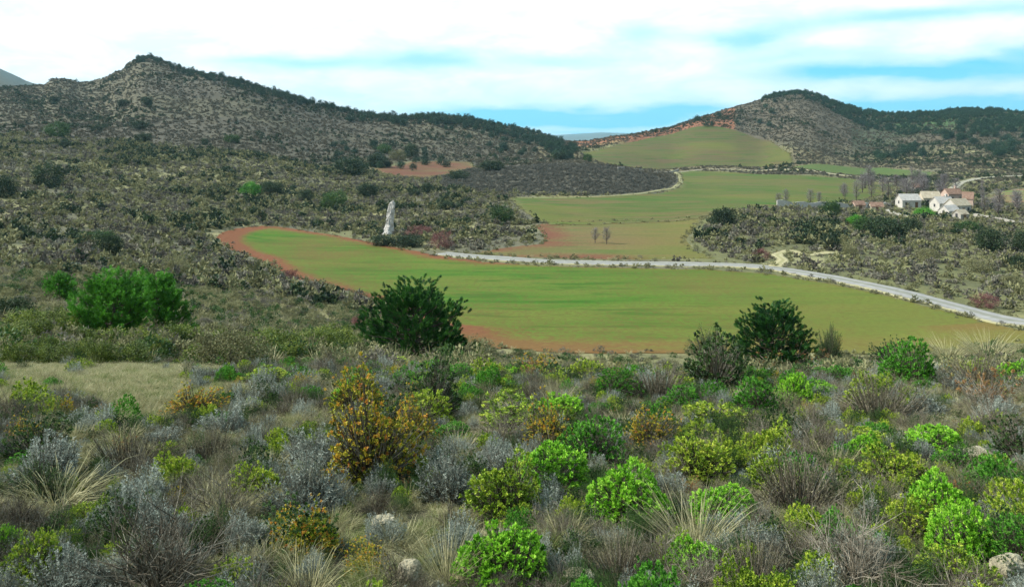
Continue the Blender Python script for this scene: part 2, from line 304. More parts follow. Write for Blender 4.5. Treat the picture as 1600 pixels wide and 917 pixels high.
# ------------------------------------------------------------------ mesh helper
def mesh_np(name, V, faces, mat, fattr=None, vattr=None, smooth=False):
    """faces: (n,k) array of equal-size polygons"""
    me = bpy.data.meshes.new(name); n, k = faces.shape
    me.vertices.add(len(V)); me.vertices.foreach_set('co', np.ascontiguousarray(V, np.float32).ravel())
    me.loops.add(n * k); me.loops.foreach_set('vertex_index', np.ascontiguousarray(faces, np.int32).ravel())
    me.polygons.add(n); me.polygons.foreach_set('loop_start', np.arange(0, n * k, k, dtype=np.int32)); me.polygons.foreach_set('loop_total', np.full(n, k, np.int32))
    me.polygons.foreach_set('use_smooth', np.full(n, bool(smooth)))
    me.update(calc_edges=True)
    for kname, arr in (fattr or {}).items():
        a = me.attributes.new(kname, 'FLOAT', 'FACE'); a.data.foreach_set('value', np.ascontiguousarray(arr, np.float32))
    for kname, arr in (vattr or {}).items():
        if arr.ndim == 2:
            a = me.attributes.new(kname, 'FLOAT_COLOR', 'POINT'); a.data.foreach_set('color', np.ascontiguousarray(np.c_[arr, np.ones(len(arr))], np.float32).ravel())
        else:
            a = me.attributes.new(kname, 'FLOAT', 'POINT'); a.data.foreach_set('value', np.ascontiguousarray(arr, np.float32))
    me.materials.append(mat)
    return me

# ------------------------------------------------------------------ ground sheet
gx = np.concatenate([np.arange(-2400, -250, 40.0), np.arange(-250, 1850, 3.5), np.arange(1850, 4001, 40.0)])
gd = np.exp(np.concatenate([np.linspace(0, math.log(80), 230, endpoint=False), np.linspace(math.log(80), math.log(1300), 520, endpoint=False), np.linspace(math.log(1300), math.log(18000), 80)]))
PX, DD = np.meshgrid(gx, gd); GX = (PX - CX) / F * DD; GY = DD.copy()
bk = np.linspace(-150, .4, 30)                                   # ground beside and behind the viewpoint
BX = np.repeat(GX[:1], len(bk), 0) * (1 + (1.0 - bk)[:, None] * .9); BY = np.repeat(bk[:, None], len(gx), 1)
GX = np.r_[BX, GX]; GY = np.r_[BY, GY]
shape = GX.shape; om = open_mask(GX.ravel(), GY.ravel()).reshape(shape)
GZ = H(GX, GY, om)
def ground_colour(X, Y):
    D = np.maximum(Y, 1); px = CX + F * X / D; n = fbm(X * .03, Y * .03, 21, 4); n2 = fbm(X * .008, Y * .008, 31, 4)
    col = np.zeros(X.shape + (3,))
    def put(c, w):
        nonlocal col
        w = np.clip(w, 0, 1)[..., None]; col = col * (1 - w) + np.array(c) * w
    put((.06, .056, .034), np.ones(X.shape))                     # litter and soil among the near scrub
    put((.125, .125, .06), sstep(22, 45, D))                       # olive scrub slope
    put((.105, .10, .07), sstep(.46, .6, n) * sstep(30, 60, D) * .8)
    put((.21, .195, .095), sstep(.54, .68, fbm(X * .05, Y * .05, 77, 4)) * sstep(30, 60, D) * .7)
    brow = np.interp(px, [-300, 0, 200, 400, 500, 600, 700], [330, 350, 380, 410, 440, 500, 500])
    put((.088, .082, .055), sstep(0, 70, D - brow + 60 * (n - .5)) * (px < 900))      # bare grey-brown hill behind
    put((.075, .068, .055), sstep(.5, .65, n2) * sstep(0, 70, D - brow) * .6)
    kn = (px > 690) & (px < 1075)
    put((.07, .066, .05), kn * sstep(375, 392, D) * (1 - sstep(530, 600, D)))       # dark stony knoll
    put((.12, .105, .06), (px > 840) * sstep(600, 640, D) * (1 - sstep(720, 800, D)))
    put((.092, .080, .056), (px > 980) * sstep(760, 860, D))                            # right-hand mountain
    put((.20, .09, .052), (px > 860) * (px < 1150) * sstep(820, 880, D) * .9)
    put((.055, .07, .04), (px > 1330) * sstep(.40, .56, fbm(X * .012, Y * .012, 41, 3)) * sstep(760, 900, D) * .8)
    put((.05, .085, .035), (px > 1400) * sstep(930, 1000, D))
    put((.105, .11, .045), (px > 1080) * (1 - sstep(300, 420, D)) * sstep(100, 150, D) * .7)
    put((.24, .23, .12), (px > 1190) * (px < 1290) * sstep(168, 176, D) * (1 - sstep(188, 200, D)) * .6)
    put((.27, .235, .12), np.where(D > 15.5, px < 640, px < 400) * sstep(8, 10, D) * (1 - sstep(23, 27, D)) * .95)  # grassy terrace on the left
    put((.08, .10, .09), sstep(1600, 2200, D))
    return col
gc = ground_colour(GX, GY)
nr, nc = shape; idx = np.arange(nr * nc).reshape(nr, nc)
faces = np.stack([idx[:-1, :-1], idx[:-1, 1:], idx[1:, 1:], idx[1:, :-1]], -1).reshape(-1, 4)
me = mesh_np('ground', np.c_[GX.ravel(), GY.ravel(), GZ.ravel()], faces, M['ground'], vattr={'col': gc.reshape(-1, 3)}, smooth=True)
tag(link(bpy.data.objects.new('ground', me)), kind='structure')

# fields: sheets lying on the ground, their rims following the field boundary
for name, P in FIELDS.items():
    lift = .07 if name == 'ploughed_field' else .12 if P[:, 1].max() < 300 else .22
    x0, x1 = P[:, 0].min(), P[:, 0].max(); y0, y1 = P[:, 1].min(), P[:, 1].max()
    step = 1.2 if name in ('green_field', 'ploughed_field') else 3.0
    X, Y = np.meshgrid(np.arange(x0 - step, x1 + 2 * step, step), np.arange(y0 - step, y1 + 2 * step, step))
    d, nx, ny = pdist(P, X, Y)
    r, c = X.shape; ii = np.arange(r * c).reshape(r, c)
    q = np.stack([ii[:-1, :-1], ii[:-1, 1:], ii[1:, 1:], ii[1:, :-1]], -1).reshape(-1, 4); df = d.ravel()
    keep = (df[q] < step * .45).all(1); q = q[keep]
    rim = (df > -step * .55)
    Xf = np.where(rim, nx.ravel(), X.ravel()); Yf = np.where(rim, ny.ravel(), Y.ravel()); dd = np.where(rim, 0, -df)
    jit = (fbm(Xf * .35, Yf * .35, 51, 3) - .5) * 2.2 * rim
    Yf = Yf + jit
    Z = base_h(Xf, Yf) + lift + np.where(rim, -.06, 0)
    used = np.unique(q); remap = np.zeros(len(df), int); remap[used] = np.arange(len(used)); q = remap[q]
    pxv = CX + F * Xf / Yf; pyv = HY - F * Z / Yf
    if name == 'green_field':
        sn = fbm(Xf * .05, Yf * .2, 63, 3); top = sstep(9, 0, dd) * sstep(860, 700, pxv) * (.25 + .9 * sn); bot = sstep(20, 0, dd) * (Yf < 118) * (.3 + .9 * sn); tip = sstep(500, 340, pxv) * sstep(10, 0, dd) * .9
        edge = np.clip(sstep(2.5, 0, dd) * .55 + top + bot + tip, 0, 1)
        warm = np.clip(sstep(850, 1500, pxv) * .75 + sstep(12, 0, np.abs(Yf - 104)) * .4, 0, 1)
    else:
        edge = sstep(5, 0, dd) * .6 if name != 'ploughed_field' else sstep(14, 0, dd) * (.15 + 1.0 * fbm(Xf * .05, Yf * .2, 64, 3)) * (1 - sstep(950, 1080, pxv)); warm = np.full(len(df), .0)
        if name == 'hill_field': warm = sstep(.45, .65, fbm(Xf * .01, Yf * .01, 61, 3)) * .6
        if name == 'ploughed_field': warm = sstep(900, 1080, pxv) * .6
        if name == 'meadow': warm = sstep(.5, .7, fbm(Xf * .02, Yf * .03, 61, 3)) * .5
    me = mesh_np(name, np.c_[Xf, Yf, Z][used], q, M[name], vattr={'edge': edge[used], 'warm': warm[used]}, smooth=True)
    tag(link(bpy.data.objects.new(name, me)), kind='structure')
for name, (L, hw) in ROADS.items():
    t = np.gradient(L, axis=0); t /= np.linalg.norm(t, axis=1)[:, None] + 1e-9; nn = np.c_[-t[:, 1], t[:, 0]]
    ks = np.linspace(-1, 1, 9); lift = {'road': .22, 'dirt_path': .26}.get(name, .34)
    wob = hw * (1 + .5 * (fbm(L[:, 0] * .12, L[:, 1] * .12, 71, 3) - .5))
    X = L[:, :1] + nn[:, :1] * ks * wob[:, None]; Y = L[:, 1:] + nn[:, 1:] * ks * wob[:, None]
    Z = base_h(X, Y) + lift - .12 * np.abs(ks) ** 4
    X = np.c_[X[:, :1], X, X[:, -1:]]; Y = np.c_[Y[:, :1], Y, Y[:, -1:]]; Z = np.c_[Z[:, :1] - .5, Z, Z[:, -1:] - .5]; ks = np.r_[-1, ks, 1]
    r, c = X.shape; ii = np.arange(r * c).reshape(r, c)
    q = np.stack([ii[:-1, :-1], ii[:-1, 1:], ii[1:, 1:], ii[1:, :-1]], -1).reshape(-1, 4)
    me = mesh_np(name, np.c_[X.ravel(), Y.ravel(), Z.ravel()], q, M[name], vattr={'across': np.tile(np.abs(ks), r)}, smooth=True)
    tag(link(bpy.data.objects.new(name, me)), kind='structure')

# ------------------------------------------------------------------ plant geometry
def unit(v): return v / (np.linalg.norm(v, axis=-1, keepdims=True) + 1e-9)
def rdir(n): return unit(rng.normal(size=(n, 3)))
def leaves(P, Tn, L, W):
    """one diamond-shaped leaf each: root P, direction T, length L, half-width W"""
    n = len(P); L = np.broadcast_to(L, (n,))[:, None]; W = np.broadcast_to(W, (n,))[:, None]
    s = unit(np.cross(Tn, rdir(n))); b = unit(np.cross(Tn, s))
    v = np.stack([P, P + Tn * L * .5 + s * W + b * L * .08, P + Tn * L, P + Tn * L * .5 - s * W + b * L * .08], 1)
    return v.reshape(-1, 3)
def blades(P, Tn, L, W, droop=.5):
    """thin three-segment blades that bend over"""
    n = len(P); L = np.broadcast_to(L, (n,))[:, None]; W = np.broadcast_to(W, (n,))[:, None]
    s = unit(np.cross(Tn, rdir(n))); g = np.array([0, 0, -1.0]); droop = np.broadcast_to(droop, (n,))[:, None]
    p1 = P + Tn * L * .4 + g * L * .05 * droop; p2 = P + Tn * L * .75 + g * L * .25 * droop; p3 = P + Tn * L + g * L * .6 * droop
    return np.stack([P - s * W, P + s * W, p1 + s * W * .85, p1 - s * W * .85, p1 - s * W * .85, p1 + s * W * .85, p2 + s * W * .55, p2 - s * W * .55, p2 - s * W * .55, p2 + s * W * .55, p3 + s * W * .08, p3 - s * W * .08], 1).reshape(-1, 3)
class Foil:
    def __init__(s): s.V = []; s.A = []
    def add(s, v, a): s.V.append(v); s.A.append(a)
    def mesh(s, name, mat):
        V = np.concatenate(s.V); A = np.concatenate(s.A); n = len(V) // 4
        return mesh_np(name, V, np.arange(n * 4).reshape(-1, 4), mat, fattr={'v': np.clip(A, 0, 1)})
def stems(foil, A, B, W, a=None):
    """thin crossed strips from A to B, slightly bowed"""
    n = len(A); d = B - A; L = np.linalg.norm(d, axis=1); Tn = unit(d); W = np.broadcast_to(W, (n,))[:, None]
    s = unit(np.cross(Tn, rdir(n))); b = np.cross(Tn, s); mid = (A + B) / 2 + s * (L * rng.normal(0, .06, n))[:, None]
    for q in (s, b):
        v = np.stack([A - q * W, A + q * W, mid + q * W * .8, mid - q * W * .8, mid - q * W * .8, mid + q * W * .8, B + q * W * .3, B - q * W * .3], 1).reshape(-1, 3)
        foil.add(v, np.repeat(rng.random(n) if a is None else a, 2))
def dome_pts(n, w, h, lo=.7, zmin=-.05, lob=.22, seed=None):
    """points near the surface of an uneven dome of width w and height h"""
    u = rdir(n); u[:, 2] = np.abs(u[:, 2]) * 1.0 + zmin * 0
    ph = rng.random(6) * 6.28
    az = np.arctan2(u[:, 1], u[:, 0]); k = 1 + lob * (np.sin(az * 2 + ph[0]) * .5 + np.sin(az * 3 + ph[1]) * .4 + np.sin(az * 5 + ph[2]) * .35 + np.sin(u[:, 2] * 6 + ph[3] + az) * .5)
    r = (lo + (1 - lo) * np.sqrt(rng.random(n))) * k
    return np.c_[u[:, 0] * r * w / 2, u[:, 1] * r * w / 2, u[:, 2] * r * h], u
def rosette_shrub(mat, w=.5, h=.32, tips=170, k=12, L=.032, W=.006, up=.7, lo=.6, lob=.25, spread=.9, smat='twig', clump=.3, filler=.25, tone0=.55):
    P, u = dome_pts(tips, w, h, lo, lob=lob); f = Foil(); s = Foil()
    tone = rng.normal(tone0, clump, tips)
    root = np.c_[rng.normal(0, w * .04, tips), rng.normal(0, w * .04, tips), np.full(tips, -.02)]
    stems(s, root, P, w * .006)
    ax = unit(u * 1.0 + np.array([0, 0, up]) + rng.normal(0, .25, (tips, 3)))
    Pk = np.repeat(P, k, 0); T_ = unit(np.repeat(ax, k, 0) * (.5 + rng.random((tips * k, 1))) + rdir(tips * k) * spread)
    Pk = Pk - np.repeat(ax, k, 0) * (rng.random((tips * k, 1)) * L * 1.2)
    f.add(leaves(Pk, T_, L * (.6 + .7 * rng.random(tips * k)), W * (.7 + .6 * rng.random(tips * k))), np.repeat(tone, k) + rng.normal(0, .12, tips * k))
    nf = int(tips * k * filler)
    if nf:
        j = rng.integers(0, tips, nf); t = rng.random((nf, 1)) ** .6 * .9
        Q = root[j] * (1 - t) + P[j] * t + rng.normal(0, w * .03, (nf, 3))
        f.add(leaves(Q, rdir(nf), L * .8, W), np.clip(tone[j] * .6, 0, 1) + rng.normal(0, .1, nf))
    return f, s
def spike_shrub(w=.5, h=.4, n=260, k=14, L=.02, W=.003, spread=.9, lean=.9, tone=.5, tv=.22):
    """upright twigs each clad in small narrow leaves (lavender, thyme, rosemary, heather)"""
    P, u = dome_pts(n, w, h, .65, lob=.3); f = Foil(); s = Foil()
    root = np.c_[P[:, :2] * (.25 + .3 * rng.random((n, 1))), rng.random(n) * h * .15 - .02]
    stems(s, root, P, w * .004)
    t = 1 - rng.random((n * k, 1)) ** 1.3 * .55; A = np.repeat(root, k, 0); B = np.repeat(P, k, 0)
    Q = A * (1 - t) + B * t; T_ = unit(unit(B - A) * lean + rdir(n * k) * spread)
    f.add(leaves(Q, T_, L * (.6 + .8 * rng.random(n * k)), W), np.repeat(rng.normal(tone, tv, n), k) + rng.normal(0, .1, n * k))
    return f, s
def tussock(w=.5, h=.45, n=420, W=.003, droop=.6, tone=.5, upright=.6):
    f = Foil(); r = np.sqrt(rng.random(n)) * w * .16; a = rng.random(n) * 6.28
    P = np.c_[r * np.cos(a), r * np.sin(a), np.full(n, -.02)]
    T_ = unit(np.c_[np.cos(a + rng.normal(0, .5, n)), np.sin(a + rng.normal(0, .5, n)), upright + rng.random(n) * 2.2])
    L = h * (.6 + .7 * rng.random(n))
    f.add(blades(P, T_, L, W, droop * (.4 + rng.random(n) * 1.1)), np.repeat(rng.normal(tone, .25, n), 3))
    return f
def twig_bush(w=.6, h=.4, n=60):
    s = Foil(); P, u = dome_pts(n, w, h, .5, lob=.3); root = np.c_[P[:, :2] * .15, np.full(n, -.02)]
    stems(s, root, P, w * .007)
    for lv, (m_, sc) in enumerate(((4, .35), (3, .2))):
        A0, B0 = (root, P) if lv == 0 else (A1, B1)
        k = len(A0); j = np.repeat(np.arange(k), m_); t = .35 + .6 * rng.random((len(j), 1))
        A1 = A0[j] * (1 - t) + B0[j] * t; B1 = A1 + unit(unit(B0[j] - A0[j]) + rdir(len(j)) * .8) * (w * sc * (.5 + rng.random((len(j), 1))))
        B1[:, 2] = np.maximum(B1[:, 2], .01)
        stems(s, A1, B1, w * .004 / (lv + 1))
    return s
def tube(P, rad, ns=7):
    """closed tapering tube along the points P"""
    P = np.array(P, float); n = len(P); t = unit(np.gradient(P, axis=0)); a = unit(np.cross(t, np.array([.3, .9, .2]))); b = np.cross(t, a)
    th = np.arange(ns) * 2 * np.pi / ns
    V = (P[:, None] + np.array(rad)[:, None, None] * (a[:, None] * np.cos(th)[None, :, None] + b[:, None] * np.sin(th)[None, :, None])).reshape(-1, 3)
    i = np.arange(n - 1)[:, None] * ns; j = np.arange(ns)[None]
    q = np.stack([i + j, i + (j + 1) % ns, i + ns + (j + 1) % ns, i + ns + j], -1).reshape(-1, 4)
    return V, q
def merge(parts):
    V = []; Q = []; o = 0
    for v, q in parts: V.append(v); Q.append(q + o); o += len(v)
    return np.concatenate(V), np.concatenate(Q)
def pine(w=4.5, h=4.2, limbs=60, tufts=9, needles=26, L=.20, W=.012, mat='pine', base=.0, point=.35):
    """bushy young pine: leader, whorled limbs curving up, tufts of needles at every shoot end"""
    parts = []; f = Foil()
    zs = np.linspace(0, h * .86, 9); wob = np.cumsum(rng.normal(0, w * .015, (9, 2)), 0)
    tr = np.c_[wob, zs]; parts.append(tube(tr, np.linspace(h * .035, h * .006, 9)))
    tips = []
    for i in range(limbs):
        t = (i + rng.random()) / limbs; z0 = h * (.03 + .78 * t); a = i * 2.399 + rng.normal(0, .3)
        R_ = w / 2 * (1 - t ** 3.2) ** .5 * (.78 + .34 * rng.random()) * (1 + .18 * math.sin(3 * a + 1) + .1 * math.sin(5 * a))
        rise = h * (.14 + .16 * t + .06 * rng.random()); p0 = np.array([np.interp(z0, zs, tr[:, 0]), np.interp(z0, zs, tr[:, 1]), z0]); d = np.array([math.cos(a), math.sin(a), 0])
        pts = [p0, p0 + d * R_ * .4 + [0, 0, rise * .15], p0 + d * R_ * .8 + [0, 0, rise * .5], p0 + d * R_ + [0, 0, rise]]
        parts.append(tube(pts, np.linspace(h * .010, h * .003, 4), 5))
        for k in range(tufts):
            u = .35 + .65 * math.sqrt(rng.random()); q = np.array([np.interp(u, [0, .4, .8, 1], [p[j] for p in pts]) for j in range(3)])
            tips.append((q + rng.normal(0, w * .045, 3) + [0, 0, rng.random() * h * .05], unit(d * (.5 + rng.random() * .4) + np.array([0, 0, 1.0]) + rng.normal(0, .25, 3)), rng.normal(.5, .2)))
    for k in range(22): tips.append((np.array([wob[-1, 0], wob[-1, 1], h * (.80 + .08 * rng.random())]) + rng.normal(0, w * .07, 3) * [1, 1, .4], unit(np.array([0, 0, 1.0]) + rng.normal(0, .3, 3)), .6))
    P = np.array([t[0] for t in tips]); A = np.array([t[1] for t in tips]); tone = np.array([t[2] for t in tips]); n = len(P)
    j = np.repeat(np.arange(n), needles); t = rng.random((len(j), 1)); sh = L * 1.6
    Q = P[j] + A[j] * t * sh; T_ = unit(A[j] * (point + .8) + rdir(len(j)) * 1.0)
    f.add(leaves(Q, T_, L * (1.15 - .5 * t[:, 0]), W), tone[j] + rng.normal(0, .1, len(j)))
    tv, tq = merge(parts)
    return mesh_np('trunk', tv, tq, M['bark'], smooth=True), f.mesh('crown', M[mat])
def clump_crown(w, h, clumps, per, leaf, lw, lo=.35, zc=.5, flat_=1.0, lob=.25, tone=.5):
    """crown of many leaf clumps spread through an uneven ellipsoid"""
    u = rdir(clumps); r = (lo + (1 - lo) * rng.random(clumps) ** .5); ph = rng.random(4) * 6.28; az = np.arctan2(u[:, 1], u[:, 0])
    k = 1 + lob * (np.sin(2 * az + ph[0]) * .5 + np.sin(3 * az + ph[1] + u[:, 2] * 2) * .5 + np.sin(u[:, 2] * 5 + ph[2]) * .4)
    C_ = np.c_[u[:, 0] * w / 2 * r * k, u[:, 1] * w / 2 * r * k, h * zc + u[:, 2] * h * (1 - zc) * r * k * flat_]; C_[:, 2] = np.maximum(C_[:, 2], h * .04)
    j = np.repeat(np.arange(clumps), per); s = min(w, h) * .085
    f = Foil(); Q = C_[j] + rng.normal(0, s, (len(j), 3)); T_ = unit(rdir(len(j)) + np.array([0, 0, .5]) + unit(C_[j] - [0, 0, h * .4]) * .4)
    f.add(leaves(Q, T_, leaf * (.6 + .8 * rng.random(len(j))), lw), rng.normal(tone, .2, clumps)[j] + rng.normal(0, .1, len(j)))
    return f
def small_trunk(w, h, n=5):
    parts = [tube([(0, 0, -.2), (w * .01, 0, h * .25), (w * .03, w * .01, h * .6)], [h * .035, h * .025, h * .01], 6)]
    for i in range(n):
        a = i * 2.4; parts.append(tube([(0, 0, h * .08), (math.cos(a) * w * .15, math.sin(a) * w * .15, h * .3), (math.cos(a) * w * .3, math.sin(a) * w * .3, h * .55)], [h * .02, h * .012, h * .004], 5))
    v, q = merge(parts); return mesh_np('trunk', v, q, M['bark'], smooth=True)

# prototypes: (foliage mesh, stem mesh, width, height); every one is about its true size
LIB = {}
def proto(key, kind, fol, st, w, h, fname='foliage', sname='stems'): LIB.setdefault(key, []).append((fol, st, w, h, fname, sname))
for v in range(3):
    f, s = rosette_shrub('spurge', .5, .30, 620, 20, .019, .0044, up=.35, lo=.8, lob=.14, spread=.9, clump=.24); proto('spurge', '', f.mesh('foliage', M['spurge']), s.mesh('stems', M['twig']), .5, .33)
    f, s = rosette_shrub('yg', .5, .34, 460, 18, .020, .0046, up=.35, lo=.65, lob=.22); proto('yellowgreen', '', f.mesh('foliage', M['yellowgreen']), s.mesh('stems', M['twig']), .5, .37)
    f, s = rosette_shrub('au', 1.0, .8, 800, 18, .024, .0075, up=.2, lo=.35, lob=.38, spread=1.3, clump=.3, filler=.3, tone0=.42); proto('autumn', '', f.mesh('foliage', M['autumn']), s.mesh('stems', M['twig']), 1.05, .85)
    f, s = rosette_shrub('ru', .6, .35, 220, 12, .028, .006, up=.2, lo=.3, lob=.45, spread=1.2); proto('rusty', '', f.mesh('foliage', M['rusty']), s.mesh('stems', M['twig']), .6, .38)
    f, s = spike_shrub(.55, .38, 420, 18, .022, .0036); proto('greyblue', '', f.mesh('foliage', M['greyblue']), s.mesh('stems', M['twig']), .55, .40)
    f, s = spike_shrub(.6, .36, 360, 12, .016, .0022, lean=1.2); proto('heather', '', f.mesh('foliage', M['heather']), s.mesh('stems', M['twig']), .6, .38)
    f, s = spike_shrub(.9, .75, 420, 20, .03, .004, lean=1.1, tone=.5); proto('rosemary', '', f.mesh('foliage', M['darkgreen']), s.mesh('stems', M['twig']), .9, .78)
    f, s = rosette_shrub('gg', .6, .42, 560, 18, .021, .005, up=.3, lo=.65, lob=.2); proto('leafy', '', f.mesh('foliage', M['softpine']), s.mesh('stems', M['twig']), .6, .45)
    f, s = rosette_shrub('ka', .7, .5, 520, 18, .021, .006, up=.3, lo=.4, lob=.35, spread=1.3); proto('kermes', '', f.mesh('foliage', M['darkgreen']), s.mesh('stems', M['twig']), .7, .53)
    proto('tussock', '', tussock(.55, .42, 420, .0020, 1.0, .5, .3).mesh('blades', M['dry']), None, .6, .5, 'blades')
    proto('greentussock', '', tussock(.55, .38, 400, .0020, 1.0, .5, .3).mesh('blades', M['greengrass']), None, .6, .45, 'blades')
    proto('reed', '', tussock(.5, .6, 300, .0014, .35, .6, 1.2).mesh('blades', M['dry']), None, .45, .75, 'blades')
    proto('twigs', '', twig_bush(.6, .4).mesh('twigs', M['twig']), None, .6, .42, 'twigs')
    # bushes and trees of the middle distance
    proto('bush', '', clump_crown(3.2, 2.2, 150, 26, .16, .05, .45, .45).mesh('crown', M['darkgreen']), small_trunk(3.2, 2.0), 3.3, 2.3, 'crown', 'trunk')
    proto('greybush', '', clump_crown(3.2, 2.2, 150, 26, .14, .04, .45, .45).mesh('crown', M['olive']), small_trunk(3.2, 2.0), 3.3, 2.3, 'crown', 'trunk')
    proto('juniper', '', clump_crown(3.2, 2.4, 150, 26, .17, .055, .4, .45).mesh('crown', M['deepgreen']), small_trunk(3.2, 2.2), 3.3, 2.5, 'crown', 'trunk')
    proto('brightbush', '', clump_crown(3.0, 2.4, 150, 26, .16, .05, .45, .5).mesh('crown', M['softpine']), small_trunk(3.0, 2.2), 3.1, 2.5, 'crown', 'trunk')
    proto('bankbush', '', clump_crown(3.0, 2.2, 170, 26, .14, .05, .45, .5, lob=.35).mesh('crown', M['bank']), small_trunk(3.0, 2.0), 3.1, 2.3, 'crown', 'trunk')
    proto('redbush', '', clump_crown(3.0, 2.0, 110, 22, .20, .03, .4, .45).mesh('crown', M['redtwig']), small_trunk(3.0, 1.8), 3.1, 2.1, 'crown', 'trunk')
    proto('farpine', '', clump_crown(5.0, 5.5, 70, 20, .45, .12, .3, .52, lob=.3).mesh('crown', M['farpine']), small_trunk(5.0, 5.0), 5.1, 5.7, 'crown', 'trunk')
def bare_tree(h=8, w=3.2, n=26):
    parts = [tube([(0, 0, -.3), (.05, 0, h * .3), (-.05, .05, h * .65), (0, 0, h * .97)], [h * .018, h * .014, h * .008, h * .002], 6)]; f = Foil(); A = []; B = []
    for i in range(n):
        z = h * (.2 + .7 * i / n); a = i * 2.4 + rng.normal(0, .3); r = w / 2 * (1 - (i / n) ** 2 * .6) * (.6 + .5 * rng.random()); e = np.array([math.cos(a) * r, math.sin(a) * r, z + h * .2])
        parts.append(tube([(0, 0, z), e * [.5, .5, 1] - [0, 0, h * .08], e], [h * .006, h * .004, h * .0015], 4))
        for k in range(22):
            t = .3 + .7 * rng.random(); p = np.array([e[0] * t, e[1] * t, z + (e[2] - z) * t]); A.append(p); B.append(p + unit(np.array([e[0], e[1], h * .4]) * .5 / h + rng.normal(0, .5, 3) + [0, 0, .7]) * h * (.06 + .08 * rng.random()))
    stems(f, np.array(A), np.array(B), .016)
    v, q = merge(parts); return mesh_np('trunk', v, q, M['bark'], smooth=True), f.mesh('twigs', M['baretree'])
for v in range(2):
    tr, cr = bare_tree(); proto('baretree', '', cr, tr, 3.4, 8.4, 'twigs', 'trunk')
for key, a in (('pine', dict(w=4.6, h=3.7, limbs=90, tufts=18, needles=42, L=.19, W=.014, mat='pine', point=.9)), ('pinetall', dict(w=4.0, h=3.9, limbs=84, tufts=17, needles=42, L=.18, W=.013, mat='pine', point=.6)),
               ('softpine', dict(w=3.4, h=2.9, limbs=80, tufts=16, needles=42, L=.18, W=.012, mat='softpine', point=.5)), ('softpine', dict(w=3.2, h=3.0, limbs=76, tufts=16, needles=42, L=.18, W=.012, mat='softpine', point=.5))):
    tr, cr = pine(**a); proto(key, '', cr, tr, a['w'] * 1.02, a['h'] * 1.12, 'crown', 'trunk')

protos_used = {}
cnt = {}
def plant(name, key, x, y, w, h, label, cat, group=None, sink=.03, parts=True, single=False):
    """stand one plant of the given real width and height at x, y"""
    i = cnt.get(key, random.randrange(3)); cnt[key] = i + 1; var = LIB[key][i % len(LIB[key])]
    fol, st, pw, ph, fn, sn = var
    z = h1(x, y) - sink * h; rz = random.random() * 6.28; sc = (w / pw, w / pw * random.uniform(.92, 1.08), h / ph)
    if single or st is None:
        o = bpy.data.objects.new(name, fol); link(o); o.location = (x, y, z); o.rotation_euler = (0, 0, rz); o.scale = sc
    else:
        o = empty(name, (x, y, z), rz); o.scale = sc
        link(bpy.data.objects.new(fn, fol), o); link(bpy.data.objects.new(sn, st), o)
    return tag(o, label, cat, group)
def at(name, key, px, py, wpx, hpx, label, cat, group=None, D=None, **k):
    """px, py: where its foot meets the ground in the photograph; sizes in photo pixels"""
    if D is None: x, y = hit(px, py, 3)
    else: x, y = w2(px, D)
    s = y / F
    return plant(name, key, x, y, wpx * s, hpx * s, label, cat, group, **k)

# ------------------------------------------------------------------ rocks
def rock_mesh(name, w, d, h, mat, seed, n=28, power=1.0):
    th = np.linspace(0, 2 * np.pi, n, endpoint=False); ph = np.linspace(0, np.pi, n // 2)
    A, B = np.meshgrid(th, ph); ux = np.cos(A) * np.sin(B); uy = np.sin(A) * np.sin(B); uz = np.cos(B)
    r = 1 + .5 * (fbm(ux * 1.7 + seed * 3 + 10, uy * 1.7 + uz * 1.3 + 10, seed, 4) - .5) + .25 * (fbm(ux * 5 + 20, uz * 5 + uy * 3 + 20, seed + 5, 3) - .5)
    r = r * (1 - .12 * (np.abs(ux) ** 4 + np.abs(uy) ** 4))
    q = lambda c: np.sign(c) * np.abs(c) ** .75
    V = np.stack([q(ux) * r * w / 2, q(uy) * r * d / 2, q(uz) * r * h / 2], -1).reshape(-1, 3)
    m, k = A.shape; ii = np.arange(m * k).reshape(m, k); jj = np.roll(ii, -1, 1)
    F_ = np.stack([ii[:-1], ii[1:], jj[1:], jj[:-1]], -1).reshape(-1, 4)
    return mesh_np(name, V, F_, mat)
ROCKS = [((1532, 724), 52, 9, 'flat pale yellow limestone slab among dark shrubs at the right'), ((462, 838), 40, 11, 'cream limestone stone in the grey scrub below the twiggy blue-grey shrub'),
         ((600, 834), 42, 15, 'pale lichen-yellow stone left of the brightest green cushion'), ((1575, 915), 56, 22, 'grey limestone block at the lower right corner'),
         ((905, 916), 50, 10, 'low pale stone at the bottom edge under the scrub'), ((1405, 800), 22, 12, 'small white stone beside the tangled green shrubs'), ((640, 912), 40, 20, 'small buff stone in dry grass at the bottom edge')]
for i, ((px, py), wp, hp, lab) in enumerate(ROCKS):
    x, y = hit(px, py, 3); s = y / F
    o = bpy.data.objects.new('rock', rock_mesh('rock', wp * s, wp * s * .8, hp * s * 1.7, M['limestone'], 11 + i)); link(o); o.location = (x, y, h1(x, y) + hp * s * .35 + .05); o.rotation_euler = (random.uniform(-.1, .1), random.uniform(-.12, .12), random.random() * 3)
    tag(o, lab, 'rock', 'limestone rocks in the foreground scrub')
